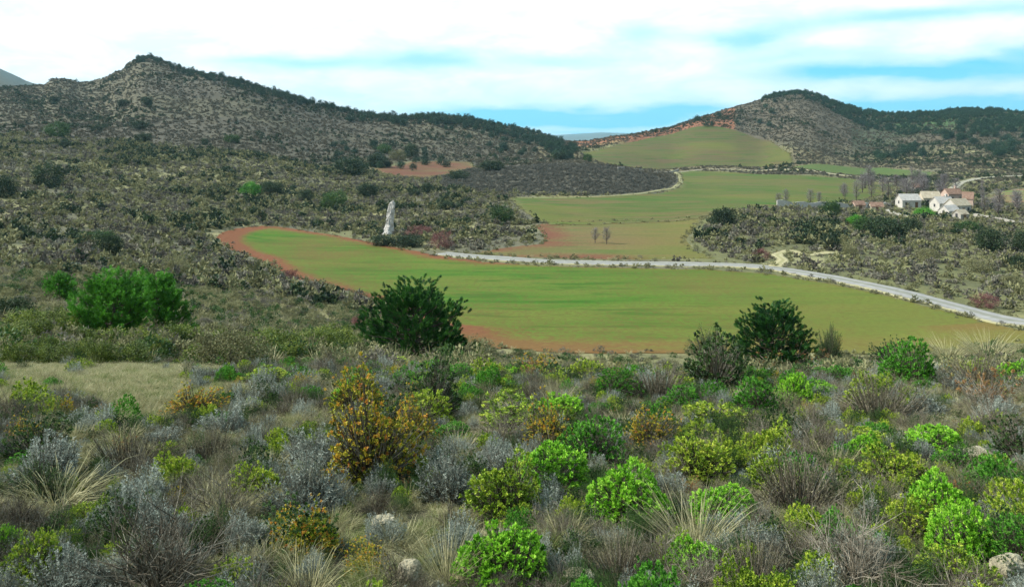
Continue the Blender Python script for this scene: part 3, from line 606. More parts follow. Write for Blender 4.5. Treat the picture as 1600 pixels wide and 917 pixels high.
# the pale crag above the far edge of the green field
x, y = hit(606, 366, 120)
def crag():
    n = 30; m = 40; V = []; hh = 8.4
    for j in range(m):
        t = j / (m - 1); z = -1.2 + t * (hh + 1.2)
        for i in range(n):
            a = i / n * 2 * math.pi; rx = 2.7 - 1.3 * (t / .35) if t < .35 else 1.4 - .55 * (t - .35) / .65; rx *= .74
            rx *= 1 - .0 * t; rx = rx if t < .97 else rx * .55
            rr = rx * (1 + 1.5 * (float(fbm(math.cos(a) * 1.5 + 9, t * 6 + math.sin(a) * 1.5, 3, 4)) - .5) + .7 * (float(fbm(math.cos(a) * 5 + 9, t * 20 + math.sin(a) * 5, 4, 3)) - .5))
            V.append((rr * math.cos(a) + (t - .2) * 1.5, rr * .75 * math.sin(a), z + .5 * (float(fbm(math.cos(a) * 2 + 9, t * 5 + math.sin(a) * 2, 8, 3)) - .5)))
    ii = np.arange(m * n).reshape(m, n); jj = np.roll(ii, -1, 1)
    F_ = np.stack([ii[:-1], jj[:-1], jj[1:], ii[1:]], -1).reshape(-1, 4)
    V.append((1.0, 0, hh - .05)); V = np.array(V); top = ii[-1]
    cap = np.stack([top, np.roll(top, -1), np.full(n, len(V) - 1), np.full(n, len(V) - 1)], -1)
    me = bpy.data.meshes.new('rock_pinnacle'); me.from_pydata(V.tolist(), [], F_.tolist() + [(int(c[0]), int(c[1]), int(c[2])) for c in cap]); me.materials.append(M['palerock']); me.polygons.foreach_set('use_smooth', [False] * len(me.polygons)); return me
o = bpy.data.objects.new('rock_pinnacle', crag()); link(o); o.location = (x, y, h1(x, y))
tag(o, 'tall pale grey rock pinnacle standing above the far edge of the green field', 'rock')


# ------------------------------------------------------------------ big bushes and trees placed one by one
at('pine_tree', 'pine', 655, 566, 152, 122, 'bushy dark green pine standing before the near edge of the green field', 'pine tree', D=44)
at('pine_tree', 'pinetall', 1210, 562, 122, 110, 'dark green pine rising behind the scrub crest at the right of the field', 'pine tree', D=44)
for (px, py, w, h, key, lab) in [
    (172, 530, 112, 100, 'softpine', 'bright green young pine, the left half of the big pair on the left slope'),
    (236, 520, 108, 92, 'softpine', 'bright green young pine touching the right side of the biggest left one'),
    (95, 474, 44, 46, 'softpine', 'small light green pine left of the big bright pair')]:
    at('young_pine', key, px, py, w, h, lab, 'pine tree', 'young bright green pines on the left slope')
BUSH = [
 (358, 576, 106, 62, 'greybush', 'rounded grey-green bush below the bright pines at the terrace edge'),
 (20, 497, 56, 36, 'juniper', 'dark bush at the left edge level with the bright pines'),
 (275, 431, 46, 32, 'greybush', 'dark grey bush just above the big bright pines'),
 (172, 404, 38, 40, 'juniper', 'dark bush on the left slope above the bright pines'),
 (150, 380, 60, 22, 'bush', 'low spreading dark bush in mid left slope'),
 (392, 308, 30, 24, 'brightbush', 'vivid light green bush alone on the slope above the field tip'),
 (425, 304, 36, 22, 'juniper', 'dark bush right beside the vivid light green one'),
 (478, 314, 24, 18, 'juniper', 'small dark bush second to the right of the vivid green one'),
 (523, 326, 42, 28, 'bush', 'dark round bush left of the rock pinnacle'),
 (575, 308, 34, 24, 'juniper', 'dark bush up the slope behind the rock pinnacle'),
 (75, 293, 50, 38, 'juniper', 'large dark bush high on the left slope near the left edge'),
 (8, 308, 36, 34, 'juniper', 'dark bush cut by the left edge below the large dark one'),
 (90, 214, 38, 26, 'bush', 'rounded green tree near the brow of the left hill'),
 (195, 167, 24, 12, 'juniper', 'dark bush under the rocky peak, left of two'), (230, 167, 16, 14, 'juniper', 'dark bush under the rocky peak, right of two'),
 (218, 202, 28, 16, 'juniper', 'dark bush midway up the left hill, below the pair under the peak'), (224, 222, 24, 14, 'juniper', 'dark bush just below the midway one on the left hill'),
 (150, 209, 18, 12, 'juniper', 'small dark bush right of the rounded green tree on the brow'), (100, 232, 18, 12, 'juniper', 'small dark bush just under the rounded green tree'),
 (84, 160, 14, 9, 'juniper', 'tiny dark bush high on the far left hill'), (362, 223, 26, 13, 'bush', 'dull green bush low on the grey hillside'), (320, 228, 12, 11, 'juniper', 'tiny dark bush left of the dull green one on the grey hillside'),
 (548, 274, 52, 30, 'juniper', 'big dark bush left of the red field'), (590, 262, 34, 22, 'juniper', 'dark bush at the left tip of the red field'), (622, 250, 28, 17, 'greybush', 'grey bush behind the red field'),
 (642, 246, 22, 22, 'juniper', 'upright dark bush behind the red field'), (600, 240, 26, 14, 'bush', 'dark green bush left behind the red field'),
 (785, 348, 36, 30, 'bush', 'round dark green bush at the left corner of the meadow'), (697, 328, 26, 14, 'juniper', 'low dark bush in the scrub before the knoll'), (668, 304, 22, 18, 'juniper', 'dark bush on the scrub slope above the pinnacle'),
 (648, 306, 18, 11, 'juniper', 'small low bush by the dark one above the pinnacle'), (768, 268, 36, 18, 'juniper', 'dark bush right of the red field'), (716, 281, 32, 16, 'juniper', 'dark bush at the lower right of the red field'),
 (876, 252, 22, 14, 'juniper', 'dark bush on top of the stony knoll'), (918, 254, 16, 12, 'bush', 'green bush on the right shoulder of the stony knoll'),
 (1130, 354, 40, 30, 'juniper', 'round dark tree alone at the right side of the meadow'),
 (1300, 390, 26, 22, 'juniper', 'dark bush above the bend of the road'), (1385, 372, 56, 34, 'juniper', 'widest dark bush below the village'), (1350, 366, 34, 28, 'bush', 'dark green bush left of the widest one below the village'),
 (1425, 363, 28, 24, 'juniper', 'dark bush right of the widest one below the village'), (1546, 392, 42, 38, 'juniper', 'tall dark bush below the right end of the village'), (1598, 392, 36, 34, 'juniper', 'dark bush at the right edge below the village'),
 (1297, 334, 30, 22, 'bush', 'dark green tree in front of the long white wall'), (1512, 362, 36, 17, 'bush', 'low green bush under the main white house'), (1338, 352, 26, 16, 'brightbush', 'light green bush below the little red houses'),
 (1445, 340, 30, 16, 'brightbush', 'light green bush between the white houses'), (1592, 420, 22, 22, 'juniper', 'dark bush lower down at the right edge'),
 (1190, 406, 30, 18, 'redbush', 'purplish bush beside the road before its bend'), (640, 386, 44, 20, 'juniper', 'dark low bush at the field edge right of the pinnacle'), (600, 384, 40, 18, 'juniper', 'dark low bush at the field edge under the pinnacle'),
 (690, 388, 40, 26, 'redbush', 'reddish bare bush at the end of the road'), (655, 372, 44, 20, 'redbush', 'reddish bare bush right behind the pinnacle foot'),
 (1540, 480, 40, 22, 'redbush', 'purplish bush on the bank above the road at the right'), (1450, 408, 36, 22, 'greybush', 'grey bush on the slope below the village'), (1530, 424, 50, 24, 'greybush', 'long grey bush on the slope at the right'),
 (1330, 402, 26, 18, 'greybush', 'grey bush right above the road bend'), (1580, 450, 40, 20, 'greybush', 'grey bush near the right edge above the road'),
 (455, 438, 24, 16, 'redbush', 'reddish bush on the red soil at the near edge of the field'), (565, 512, 36, 20, 'redbush', 'dull red bush left of the dark pine'), (745, 556, 60, 26, 'greybush', 'low brown bush right of the dark pine foot'),
]
for px, py, w, h, key, lab in BUSH:
    at('tree' if 'tree' in lab.split() else 'bush', key, px, py, w, h, lab, 'tree' if 'tree' in lab.split() else 'bush', 'bushes scattered over the slopes')
BARE = [(1228, 322, 18, 26, 'bare grey tree at the left end of the long white wall'), (1216, 322, 14, 20, 'smaller bare tree left of the one at the wall end'), (1266, 320, 18, 24, 'bare grey tree behind the middle of the long white wall'),
        (1280, 320, 14, 20, 'smaller bare tree behind the wall, left of the dark green tree'), (948, 382, 20, 27, 'low bare tree in the ploughed field, right of the pair'), (930, 380, 18, 24, 'low bare tree in the ploughed field, left of the pair'),
        (1338, 316, 20, 34, 'bare grey poplar behind the right end of the wall'), (1362, 314, 20, 36, 'tall bare poplar left of the white barn'), (1388, 312, 22, 34, 'bare poplar just left of the white barn'), (1412, 306, 20, 30, 'bare tree behind the white barn'),
        (1440, 300, 20, 26, 'bare tree behind the yellow-roofed house'), (1535, 318, 12, 40, 'thin bare tree at the right gable of the village'), (1562, 330, 26, 34, 'bare tree right of the village'), (1590, 334, 30, 36, 'wide bare tree at the right edge by the village'),
        (1475, 290, 20, 20, 'small bare tree behind the tiled house'), (1320, 312, 16, 26, 'bare poplar behind the wall')]
rt = random.Random(3)
for i in range(26):
    px = rt.uniform(1300, 1500) if i < 18 else rt.uniform(1535, 1620); py = rt.uniform(290, 312) if i < 18 else rt.uniform(318, 340)
    at('bare_tree', 'baretree', px, py, rt.uniform(16, 28), rt.uniform(16, 32), 'pale bare tree in the thin grove behind the hamlet', 'tree', 'bare trees of the thin grove')
for px, py, w, h, lab in BARE:
    at('bare_tree', 'baretree', px, py, w, h, lab, 'tree', 'bare winter trees around the village')

PLACED = []
# shrubs of the foreground: foot column, foot row, width and height in photo pixels
FORE = [
 ('spurge', 790, 905, 128, 84, 'brightest lime green cushion shrub at the bottom centre'),
 ('spurge', 984, 808, 124, 82, 'large bright green dome shrub right of centre'),
 ('leafy', 925, 728, 110, 76, 'mid green leafy shrub just above the large bright dome'),
 ('yellowgreen', 812, 668, 134, 46, 'wide flat yellow-green cushion in the middle of the scrub'),
 ('leafy', 1178, 648, 80, 58, 'grey-green rounded shrub left of the dark grey one'),
 ('spurge', 1243, 632, 56, 48, 'small bright-topped shrub on a grey stem clump, right of centre'),
 ('spurge', 1465, 712, 98, 46, 'flat-topped vivid green shrub left of the pale slab'),
 ('leafy', 1420, 602, 92, 72, 'vivid green leafy shrub on the scrub crest at the right'),
 ('yellowgreen', 1178, 722, 62, 42, 'small yellow-green cushion above the grey thicket'),
 ('yellowgreen', 1115, 668, 96, 38, 'low yellow-green cushion right of the golden shrub'),
 ('yellowgreen', 1392, 760, 96, 62, 'yellow-green shrub leaning over the grey thicket at the right'),
 ('spurge', 1470, 828, 110, 84, 'bright green shrub left of the lower right corner'),
 ('spurge', 1502, 872, 110, 80, 'bright green shrub lowest in the right-hand clump'),
 ('yellowgreen', 1420, 836, 80, 60, 'yellow-green shrub at the left of the right-hand clump'),
 ('leafy', 1585, 884, 90, 72, 'mid green shrub cut by the right edge'),
 ('leafy', 1310, 862, 70, 60, 'dull green shrub among grey stems in the lower right'),
 ('greentussock', 697, 846, 80, 60, 'feathery green tuft left of the brightest cushion'),
 ('spurge', 8, 875, 60, 52, 'vivid green shrub cut by the left edge'),
 ('yellowgreen', 52, 908, 80, 76, 'yellow-green spiky shrub in the lower left corner'),
 ('autumn', 578, 748, 168, 138, 'large golden and orange-brown shrub left of centre'),
 ('autumn', 560, 650, 96, 66, 'yellow-topped shrub right behind the large golden one'),
 ('autumn', 645, 700, 80, 74, 'amber shrub at the right shoulder of the large golden one'),
 ('yellowgreen', 792, 800, 128, 84, 'yellow-green shrub with a dark hollow left of the large bright dome'),
 ('autumn', 858, 704, 96, 66, 'tawny shrub between the flat cushion and the leafy green one'),
 ('autumn', 1015, 700, 88, 58, 'golden yellow shrub right of centre'),
 ('kermes', 1118, 608, 124, 84, 'dark olive shrub on the crest left of the right pine'),
 ('rosemary', 1106, 556, 52, 42, 'grey-green upright shrub poking up behind the dark olive one'),
 ('rusty', 1232, 588, 112, 44, 'reddish brown shrub under the right pine'),
 ('rosemary', 1296, 562, 50, 50, 'small dark green shrub right of the right pine'),
 ('rusty', 1545, 630, 84, 46, 'reddish yellow shrub near the right edge'),
 ('autumn', 305, 652, 90, 44, 'low dark shrub with yellow rim on the left terrace'),
 ('autumn', 34, 700, 62, 44, 'small orange shrub at the left edge'),
 ('kermes', 676, 648, 92, 84, 'dark green shrub below the dark pine'),
 ('heather', 1028, 624, 116, 54, 'pale grey bristly shrub at the crest in the centre'),
 ('heather', 1372, 652, 124, 70, 'dark grey shrub in the middle of the right half'),
 ('heather', 1524, 604, 116, 50, 'grey shrub on the crest at the far right'),
 ('greyblue', 480, 800, 124, 82, 'blue-grey shrub below the large golden one'),
 ('greyblue', 700, 778, 96, 70, 'blue-grey shrub between the golden and the brown shrub'),
 ('greyblue', 790, 745, 96, 46, 'silver-blue shrub behind the green and brown one'),
 ('heather', 200, 735, 124, 62, 'dark grey shrub on the left below the dry grass'),
 ('heather', 330, 722, 90, 52, 'violet-grey shrub right of the dark grey one on the left'),
 ('greyblue', 250, 850, 100, 70, 'blue-grey shrub with pale tips in the lower left'),
 ('greyblue', 382, 862, 90, 66, 'pale blue-grey shrub right of the one with pale tips'),
 ('greyblue', 110, 930, 120, 68, 'silver-grey shrub on the bottom edge at the left'),
 ('twigs', 250, 925, 200, 110, 'bare grey twiggy shrub at the bottom left'),
 ('heather', 1250, 790, 168, 84, 'large dark grey thicket shrub in the right half'),
 ('heather', 968, 905, 130, 72, 'purplish grey shrub on the bottom edge in the centre'),
 ('heather', 1180, 918, 130, 80, 'ashen grey shrub on the bottom edge right of centre'),
 ('twigs', 1340, 916, 140, 96, 'bare grey twiggy shrub on the bottom edge at the right'),
 ('heather', 1100, 720, 70, 46, 'small grey shrub above the grass tuft in the centre right'),
 ('reed', 1085, 858, 130, 110, 'fan of pale stiff grass stems right of the large bright dome'),
 ('tussock', 90, 790, 190, 90, 'drooping pale grey grass tussock at the left'),
 ('tussock', 480, 930, 150, 110, 'pale upright dry grass tuft at the bottom left of centre'),
 ('reed', 700, 900, 110, 90, 'thin straw-coloured stems leaning left of the brightest cushion'),
 ('reed', 870, 640, 50, 56, 'wispy olive grass clump at the crest in the centre'),
 ('reed', 1542, 560, 70, 56, 'tall green-grey grass clump on the crest at the right'),
 ('reed', 1480, 562, 60, 44, 'short wispy grass clump left of the tall one on the crest'),
 ('leafy', 965, 622, 70, 42, 'small green shrub left of the pale bristly one'),
 ('rusty', 1075, 772, 44, 24, 'tiny rust-red shrub right of the large bright dome'),
 ('rusty', 635, 764, 36, 20, 'tiny orange-red shrub under the golden one'),
 ('kermes', 1390, 566, 50, 36, 'dark tuft on the crest between the right pine and the leafy shrub'),
 ('greyblue', 1445, 650, 70, 40, 'small silver shrub right of the dark grey one'),
 ('kermes', 1590, 720, 90, 60, 'dark shrub at the right edge behind the pale slab'),
 ('greentussock', 500, 690, 50, 60, 'green grass tuft left of the golden shrub'),
 ('heather', 460, 640, 70, 34, 'grey shrub on the right end of the terrace'),
 ('heather', 835, 632, 60, 40, 'violet-grey shrub behind the flat yellow-green cushion'),
 ('kermes', 1580, 596, 70, 34, 'dark green and yellow shrub cut by the right edge on the crest'),
 ('autumn', 840, 590, 80, 34, 'orange-tinged low shrub on the crest in the centre'),
 ('yellowgreen', 420, 600, 80, 26, 'low yellow-green shrub right of the rounded grey-green bush'),
 ('yellowgreen', 590, 584, 110, 26, 'yellow-green shrub strip under the dark pine, on its left'),
 ('yellowgreen', 750, 586, 80, 28, 'yellow-green low shrub under the dark pine, on its right'),
 ('yellowgreen', 1335, 700, 90, 34, 'olive-yellow low shrub left of the vivid flat-topped one'),
 ('rosemary', 60, 780, 90, 60, 'dark upright shrub behind the drooping tussock'),
]
NMS = {'tussock': ('grass_tussock', 'grass'), 'greentussock': ('grass_tussock', 'grass'), 'reed': ('grass_tussock', 'grass')}
for key, px, py, w, h, lab in FORE:
    nm, ct = NMS.get(key, ('shrub', 'shrub'))
    at(nm, key, px, py, w * 1.08, h * 1.12, lab, ct, 'shrubs and tufts of the foreground scrub')
    x, y = hit(px, py, 3); PLACED.append((x, y, w * 1.08 * y / F, h * y / F))
# smaller ones in between
SM = {'spurge': 'small lime green cushion among the foreground scrub', 'yellowgreen': 'small yellow-green cushion among the foreground scrub', 'leafy': 'small mid green leafy shrub among the foreground scrub',
      'greyblue': 'small silver-blue shrub among the foreground scrub', 'rusty': 'small rust-tinged shrub among the foreground scrub', 'autumn': 'small yellow and amber shrub among the foreground scrub', 'kermes': 'small dark green shrub among the foreground scrub'}
rs = random.Random(12); k = 0
while k < 120:
    px = rs.uniform(-40, 1640); D = math.sqrt(rs.uniform(4.2 ** 2, 16.5 ** 2)); x, y = w2(px, D)
    right = px > 640
    if not right and (D > 8.5 and px < 420): continue
    if any((x - a) ** 2 + (y - b) ** 2 < (.42 * (c + .3)) ** 2 for a, b, c, d in PLACED): continue
    key = rs.choices(['spurge', 'yellowgreen', 'leafy', 'greyblue', 'rusty', 'autumn', 'kermes'], [5, 6, 3, 2, 1.2, 1.6, 1.5] if right else [1, 2, .6, 5, .6, .8, 1])[0]
    w = rs.uniform(.26, .62) * (1 if D > 6 else .8); h = w * rs.uniform(.42, .66)
    plant('shrub', key, x, y, w, h, SM[key], 'shrub', 'small shrubs between the larger ones'); PLACED.append((x, y, w, h)); k += 1
# yellow-green shrub bank under the bright pines
bank = []
rb = random.Random(5)
for i in range(46):
    px = 5 + 545 * (i + rb.random()) / 46; py = rb.choice([512, 528, 545, 562, 568])
    if abs(px - 205) < 90 and py < 530: py = 548
    if py < 540 and px > 320: py = 552
    key = 'bankbush'
    at('bush', key, px, py + 4, rb.uniform(40, 70), rb.uniform(30, 42), 'low green bush in the bank between the bright pines and the grassy terrace', 'bush', 'bushes of the bank above the terrace')
# woods far off: every tree a thing
def wood(n, pxr, Dr, hr, lab, group, seed, keep=lambda px, D: True):
    rr = random.Random(seed); k = 0; tries = 0
    while k < n and tries < n * 40:
        tries += 1; px = rr.uniform(*pxr); D = rr.uniform(*Dr)
        if not keep(px, D): continue
        x, y = w2(px, D); h = rr.uniform(*hr)
        plant('pine_tree', 'farpine', x, y, h * rr.uniform(.8, 1.25), h, lab, 'tree', group, single=True); k += 1
wood(95, (640, 900), (640, 870), (4, 7), 'dark tree in the wood that covers the low ridge left of the valley gap', 'trees on the low ridge', 1, lambda px, D: D > 640 + (800 - px) * .9 if px < 800 else True)
wood(22, (395, 640), (730, 850), (4, 8), 'dark tree on the skyline of the long left ridge', 'trees on the left skyline', 2, lambda px, D: True)
wood(110, (1370, 1680), (740, 1000), (5, 9), 'dark tree in the wood on the right-hand hillside', 'trees on the right hillside', 3, lambda px, D: float(fbm(np.array((px - 800) / F * D * .02), np.array(D * .02), 91, 3)) > .42)
wood(10, (1080, 1220), (900, 1100), (5, 7), 'dark tree on the left shoulder of the right-hand mountain', 'trees on the mountain shoulder', 4)
wood(34, (520, 700), (470, 640), (3, 5), 'dark tree at the foot of the grey hillside near the red field', 'trees near the red field', 6)

# ------------------------------------------------------------------ village
def plain(name, a, b, sc=2.0):
    m, nt, out = newmat(name); g = G(nt); n = g.noise(g.obj(), sc, 6, .7); bsdf(g, out, g.ramp(n, [(.3, a), (.7, b)]), .85, n, .2, .03); return m
M['white'] = plain('whitewash', (.30, .285, .25), (.48, .46, .42)); M['cream'] = plain('cream_plaster', (.36, .31, .23), (.48, .43, .33)); M['pink'] = plain('pink_plaster', (.33, .24, .19), (.44, .33, .27))
M['stonewall'] = plain('stone_wall', (.22, .21, .18), (.36, .34, .30), 4); M['glass'] = plain('dark_window', (.02, .022, .025), (.05, .05, .055)); M['wood'] = plain('door_wood', (.09, .05, .03), (.15, .09, .05))
def tiles(name, a, b, c):
    m, nt, out = newmat(name); g = G(nt); o = g.obj(); wv = g.n('ShaderNodeTexWave', bands_direction='X'); wv.inputs['Scale'].default_value = 2.2; wv.inputs['Distortion'].default_value = .4; g.set(wv.inputs[0], o)
    n = g.noise(o, 1.5, 5); bsdf(g, out, g.mix(g.math('MULTIPLY', wv.outputs[0], .35), g.ramp(n, [(.3, a), (.5, b), (.7, c)]), (.1, .06, .04)), .85, wv.outputs[0], .5, .05); return m
M['redtile'] = tiles('clay_tiles', (.14, .085, .06), (.20, .125, .09), (.27, .19, .14)); M['paletile'] = tiles('old_pale_tiles', (.27, .235, .17), (.36, .32, .23), (.46, .42, .33)); M['whiteroof'] = tiles('pale_sheet_roof', (.30, .30, .28), (.38, .375, .35), (.46, .455, .43))
def box_np(x0, x1, y0, y1, z0, z1):
    V = np.array([(x0, y0, z0), (x1, y0, z0), (x1, y1, z0), (x0, y1, z0), (x0, y0, z1), (x1, y0, z1), (x1, y1, z1), (x0, y1, z1)], float)
    return V, np.array([(0, 3, 2, 1), (4, 5, 6, 7), (0, 1, 5, 4), (1, 2, 6, 5), (2, 3, 7, 6), (3, 0, 4, 7)])
def part(name, V, Fc, mat, parent):
    return link(bpy.data.objects.new(name, mesh_np(name, V, Fc, mat)), parent)
def house(px, py, w, d, h, wall, roof, rot, lab, wins=2, door=True, rise=.4, cat='house', name='house', chimney=False):
    w *= .86; d *= .85; h *= .8
    x, y = hit(px, py, 220); z = h1(x, y); e = empty(name, (x, y + d / 2, z), R(rot)); tag(e, lab, cat, 'houses and barns of the hamlet')
    V = [(-w/2, -d/2, -2), (w/2, -d/2, -2), (w/2, d/2, -2), (-w/2, d/2, -2), (-w/2, -d/2, h), (w/2, -d/2, h), (w/2, d/2, h), (-w/2, d/2, h), (-w/2, 0, h + rise * d), (w/2, 0, h + rise * d)]
    me = bpy.data.meshes.new('wall'); me.from_pydata(V, [], [(0, 3, 2, 1), (0, 1, 5, 4), (2, 3, 7, 6), (1, 2, 6, 9, 5), (3, 0, 4, 8, 7)]); me.materials.append(M[wall]); me.polygons.foreach_set('use_smooth', [False] * 5); link(bpy.data.objects.new('wall', me), e)
    ov = .22; t = .18; P = []
    for sy in (-1, 1):
        ye = sy * (d / 2 + ov); ze = h - rise * 2 * ov + .02; zr = h + rise * d + .02
        zr = h + rise * d + .03; ze = h - ov * rise * 2 + .03
        V_ = np.array([(-w/2 - ov, ye, ze), (w/2 + ov, ye, ze), (w/2 + ov, 0, zr), (-w/2 - ov, 0, zr), (-w/2 - ov, ye, ze + t), (w/2 + ov, ye, ze + t), (w/2 + ov, 0, zr + t), (-w/2 - ov, 0, zr + t)])
        P.append((V_, np.array([(0, 3, 2, 1), (4, 5, 6, 7), (0, 1, 5, 4), (1, 2, 6, 5), (2, 3, 7, 6), (3, 0, 4, 7)])))
    rf = part('roof', *merge(P), M[roof], e)
    if chimney: part('chimney', *box_np(w * .2, w * .2 + .7, -.3, .4, h + rise * d * .6, h + rise * d + 1.1), M[wall], rf)
    rows = [h * .55] if h < 4.2 else [1.6, h - 1.5]
    for zz in rows:
        for i in range(wins):
            cx = -w / 2 + w * (i + .5 + .12 * math.sin(i * 5 + px)) / wins
            if zz < 2 and door and i == wins // 2: continue
            f = part('window', *box_np(cx - .5, cx + .5, -d/2 - .06, -d/2 + .1, zz - .6, zz + .65), M['stonewall'], e)
            part('pane', *box_np(cx - .4, cx + .4, -d/2 - .08, -d/2 - .055, zz - .5, zz + .55), M['glass'], f)
    for i in (-1, 1):
        part('window', *box_np(i * w/2 - .05, i * w/2 + .05, -.45, .45, h * .5, h * .5 + 1.1), M['glass'], e)
    if door:
        cx = -w / 2 + w * (wins // 2 + .5) / wins
        part('door', *box_np(cx - .55, cx + .55, -d/2 - .07, -d/2 + .1, -.3, 2.1), M['wood'], e)
house(1424, 325, 8.6, 6.5, 3.4, 'white', 'whiteroof', 4, 'low white barn with pale roof at the left of the hamlet', 2)
house(1458, 320, 8.0, 7, 3.6, 'cream', 'paletile', -6, 'cream house with pale yellowish tiled roof beside the white barn', 2)
house(1492, 318, 7.5, 6, 4.6, 'pink', 'redtile', 10, 'tallest house at the back with reddish tiled roof', 2, chimney=True)
house(1478, 330, 7.6, 6.5, 3.4, 'white', 'whiteroof', 12, 'white house with pale roof in the middle of the hamlet', 2, chimney=True)
house(1502, 334, 8.2, 6.5, 3.6, 'white', 'paletile', 20, 'front white house with old pale tiles, centre of the hamlet', 3)
house(1519, 326, 4.2, 7, 4.4, 'pink', 'redtile', -30, 'narrow pinkish house at the right end of the hamlet', 1)
house(1488, 340, 6.4, 5, 2.6, 'white', 'whiteroof', 25, 'lowest white shed in front of the hamlet', 1, cat='shed', name='shed')
house(1505, 343, 4.0, 4, 2.3, 'stonewall', 'paletile', 20, 'small grey stone shed below the front white house', 1, cat='shed', name='shed')
house(1344, 328, 4.4, 4, 2.2, 'pink', 'redtile', 5, 'small reddish hut left of two beside the long wall', 1, cat='hut', name='hut')
house(1372, 330, 5.0, 4, 2.2, 'cream', 'redtile', -5, 'small cream hut right of two beside the long wall', 1, cat='hut', name='hut')
house(1437, 300, 6.0, 5, 2.2, 'stonewall', 'redtile', 8, 'half-hidden low house with reddish roof behind the barn', 1, door=False)
def longwall(p0, p1, h, mat, lab, th=.45):
    a = np.array(hit(*p0, 220)); b = np.array(hit(*p1, 220)); n = 14; P = [a + (b - a) * i / n for i in range(n + 1)]
    e = unit((b - a)[None])[0]; nn = np.array([-e[1], e[0]]) * th / 2; parts = []
    z = [h1(*p) for p in P]
    V = []
    for i, p in enumerate(P):
        hh = h * (1 + .12 * math.sin(i * 1.7) + random.uniform(-.05, .05))
        V += [(p[0] - nn[0], p[1] - nn[1], z[i] - .5), (p[0] + nn[0], p[1] + nn[1], z[i] - .5), (p[0] + nn[0], p[1] + nn[1], z[i] + hh), (p[0] - nn[0], p[1] - nn[1], z[i] + hh)]
    Q = [(0, 1, 2, 3), (4 * n, 4 * n + 3, 4 * n + 2, 4 * n + 1)]
    for i in range(n):
        for k in range(4): Q.append((4 * i + k, 4 * i + 4 + k, 4 * i + 4 + (k + 1) % 4, 4 * i + (k + 1) % 4))
    o = bpy.data.objects.new('garden_wall', mesh_np('garden_wall', np.array(V), np.array(Q), M[mat])); link(o); tag(o, lab, 'wall', 'walls of the hamlet')
longwall((1214, 324), (1332, 329), 2.3, 'white', 'long white wall running left from the hamlet')
longwall((1332, 326), (1392, 322), 1.6, 'white', 'shorter white wall between the little huts and the barn')
longwall((1385, 334), (1420, 346), 1.3, 'stonewall', 'grey stone terrace wall below the white barn')
longwall((1522, 338), (1600, 352), 1.0, 'stonewall', 'low grey wall right of the hamlet')
longwall((965, 266), (1060, 267), 1.2, 'stonewall', 'far grey field wall at the back of the meadow')

# ------------------------------------------------------------------ ground cover too many to count
def cover(name, keys, X, Y, S, label_col, hs=None, sink=.04):
    """one object: a point for every tuft, each carrying a copy of one of the plants"""
    coll = bpy.data.collections.new(name + '_kinds')
    meshes = []
    for k in keys:
        for var in LIB[k]: meshes.append((var[0], var[2], var[3]))
    for i, (fm, w, h) in enumerate(meshes):
        o = bpy.data.objects.new('%s_kind_%02d' % (name, i), fm); coll.objects.link(o)
    n = len(X); Z = H(X, Y) - sink * S
    me = bpy.data.meshes.new(name); me.vertices.add(n); me.vertices.foreach_set('co', np.c_[X, Y, Z].astype(np.float32).ravel())
    ix = rng.integers(0, len(meshes), n); ws = np.array([m_[1] for m_ in meshes])[ix]
    sc = (S / ws); hsc = sc * (hs if hs is not None else rng.uniform(.75, 1.25, n))
    a = me.attributes.new('idx', 'INT', 'POINT'); a.data.foreach_set('value', ix.astype(np.int32))
    a = me.attributes.new('scl', 'FLOAT_VECTOR', 'POINT'); a.data.foreach_set('vector', np.c_[sc, sc, hsc].astype(np.float32).ravel())
    a = me.attributes.new('rot', 'FLOAT_VECTOR', 'POINT'); a.data.foreach_set('vector', np.c_[rng.normal(0, .08, n), rng.normal(0, .08, n), rng.random(n) * 6.28].astype(np.float32).ravel())
    o = link(bpy.data.objects.new(name, me)); tag(o, label_col[0], label_col[1], kind='stuff')
    ng = bpy.data.node_groups.new(name, 'GeometryNodeTree'); ng.interface.new_socket('Geometry', in_out='INPUT', socket_type='NodeSocketGeometry'); ng.interface.new_socket('Geometry', in_out='OUTPUT', socket_type='NodeSocketGeometry')
    gi = ng.nodes.new('NodeGroupInput'); go = ng.nodes.new('NodeGroupOutput'); ci = ng.nodes.new('GeometryNodeCollectionInfo'); ci.inputs['Collection'].default_value = coll; ci.inputs['Separate Children'].default_value = True; ci.inputs['Reset Children'].default_value = True
    ip = ng.nodes.new('GeometryNodeInstanceOnPoints'); ip.inputs['Pick Instance'].default_value = True
    def attr(nm, ty):
        x = ng.nodes.new('GeometryNodeInputNamedAttribute'); x.data_type = ty; x.inputs[0].default_value = nm; return x.outputs[0]
    L = ng.links.new
    L(gi.outputs[0], ip.inputs['Points']); L(ci.outputs[0], ip.inputs['Instance']); L(attr('idx', 'INT'), ip.inputs['Instance Index'])
    e2r = ng.nodes.new('FunctionNodeEulerToRotation'); L(attr('rot', 'FLOAT_VECTOR'), e2r.inputs[0]); L(e2r.outputs[0], ip.inputs['Rotation']); L(attr('scl', 'FLOAT_VECTOR'), ip.inputs['Scale']); L(ip.outputs[0], go.inputs[0])
    md = o.modifiers.new('cover', 'NODES'); md.node_group = ng
    return o
def area_pts(n, pxr, Dr):
    D = np.sqrt(rng.random(n) * (Dr[1] ** 2 - Dr[0] ** 2) + Dr[0] ** 2); px = rng.uniform(*pxr, n)
    return (px - CX) / F * D, D, px
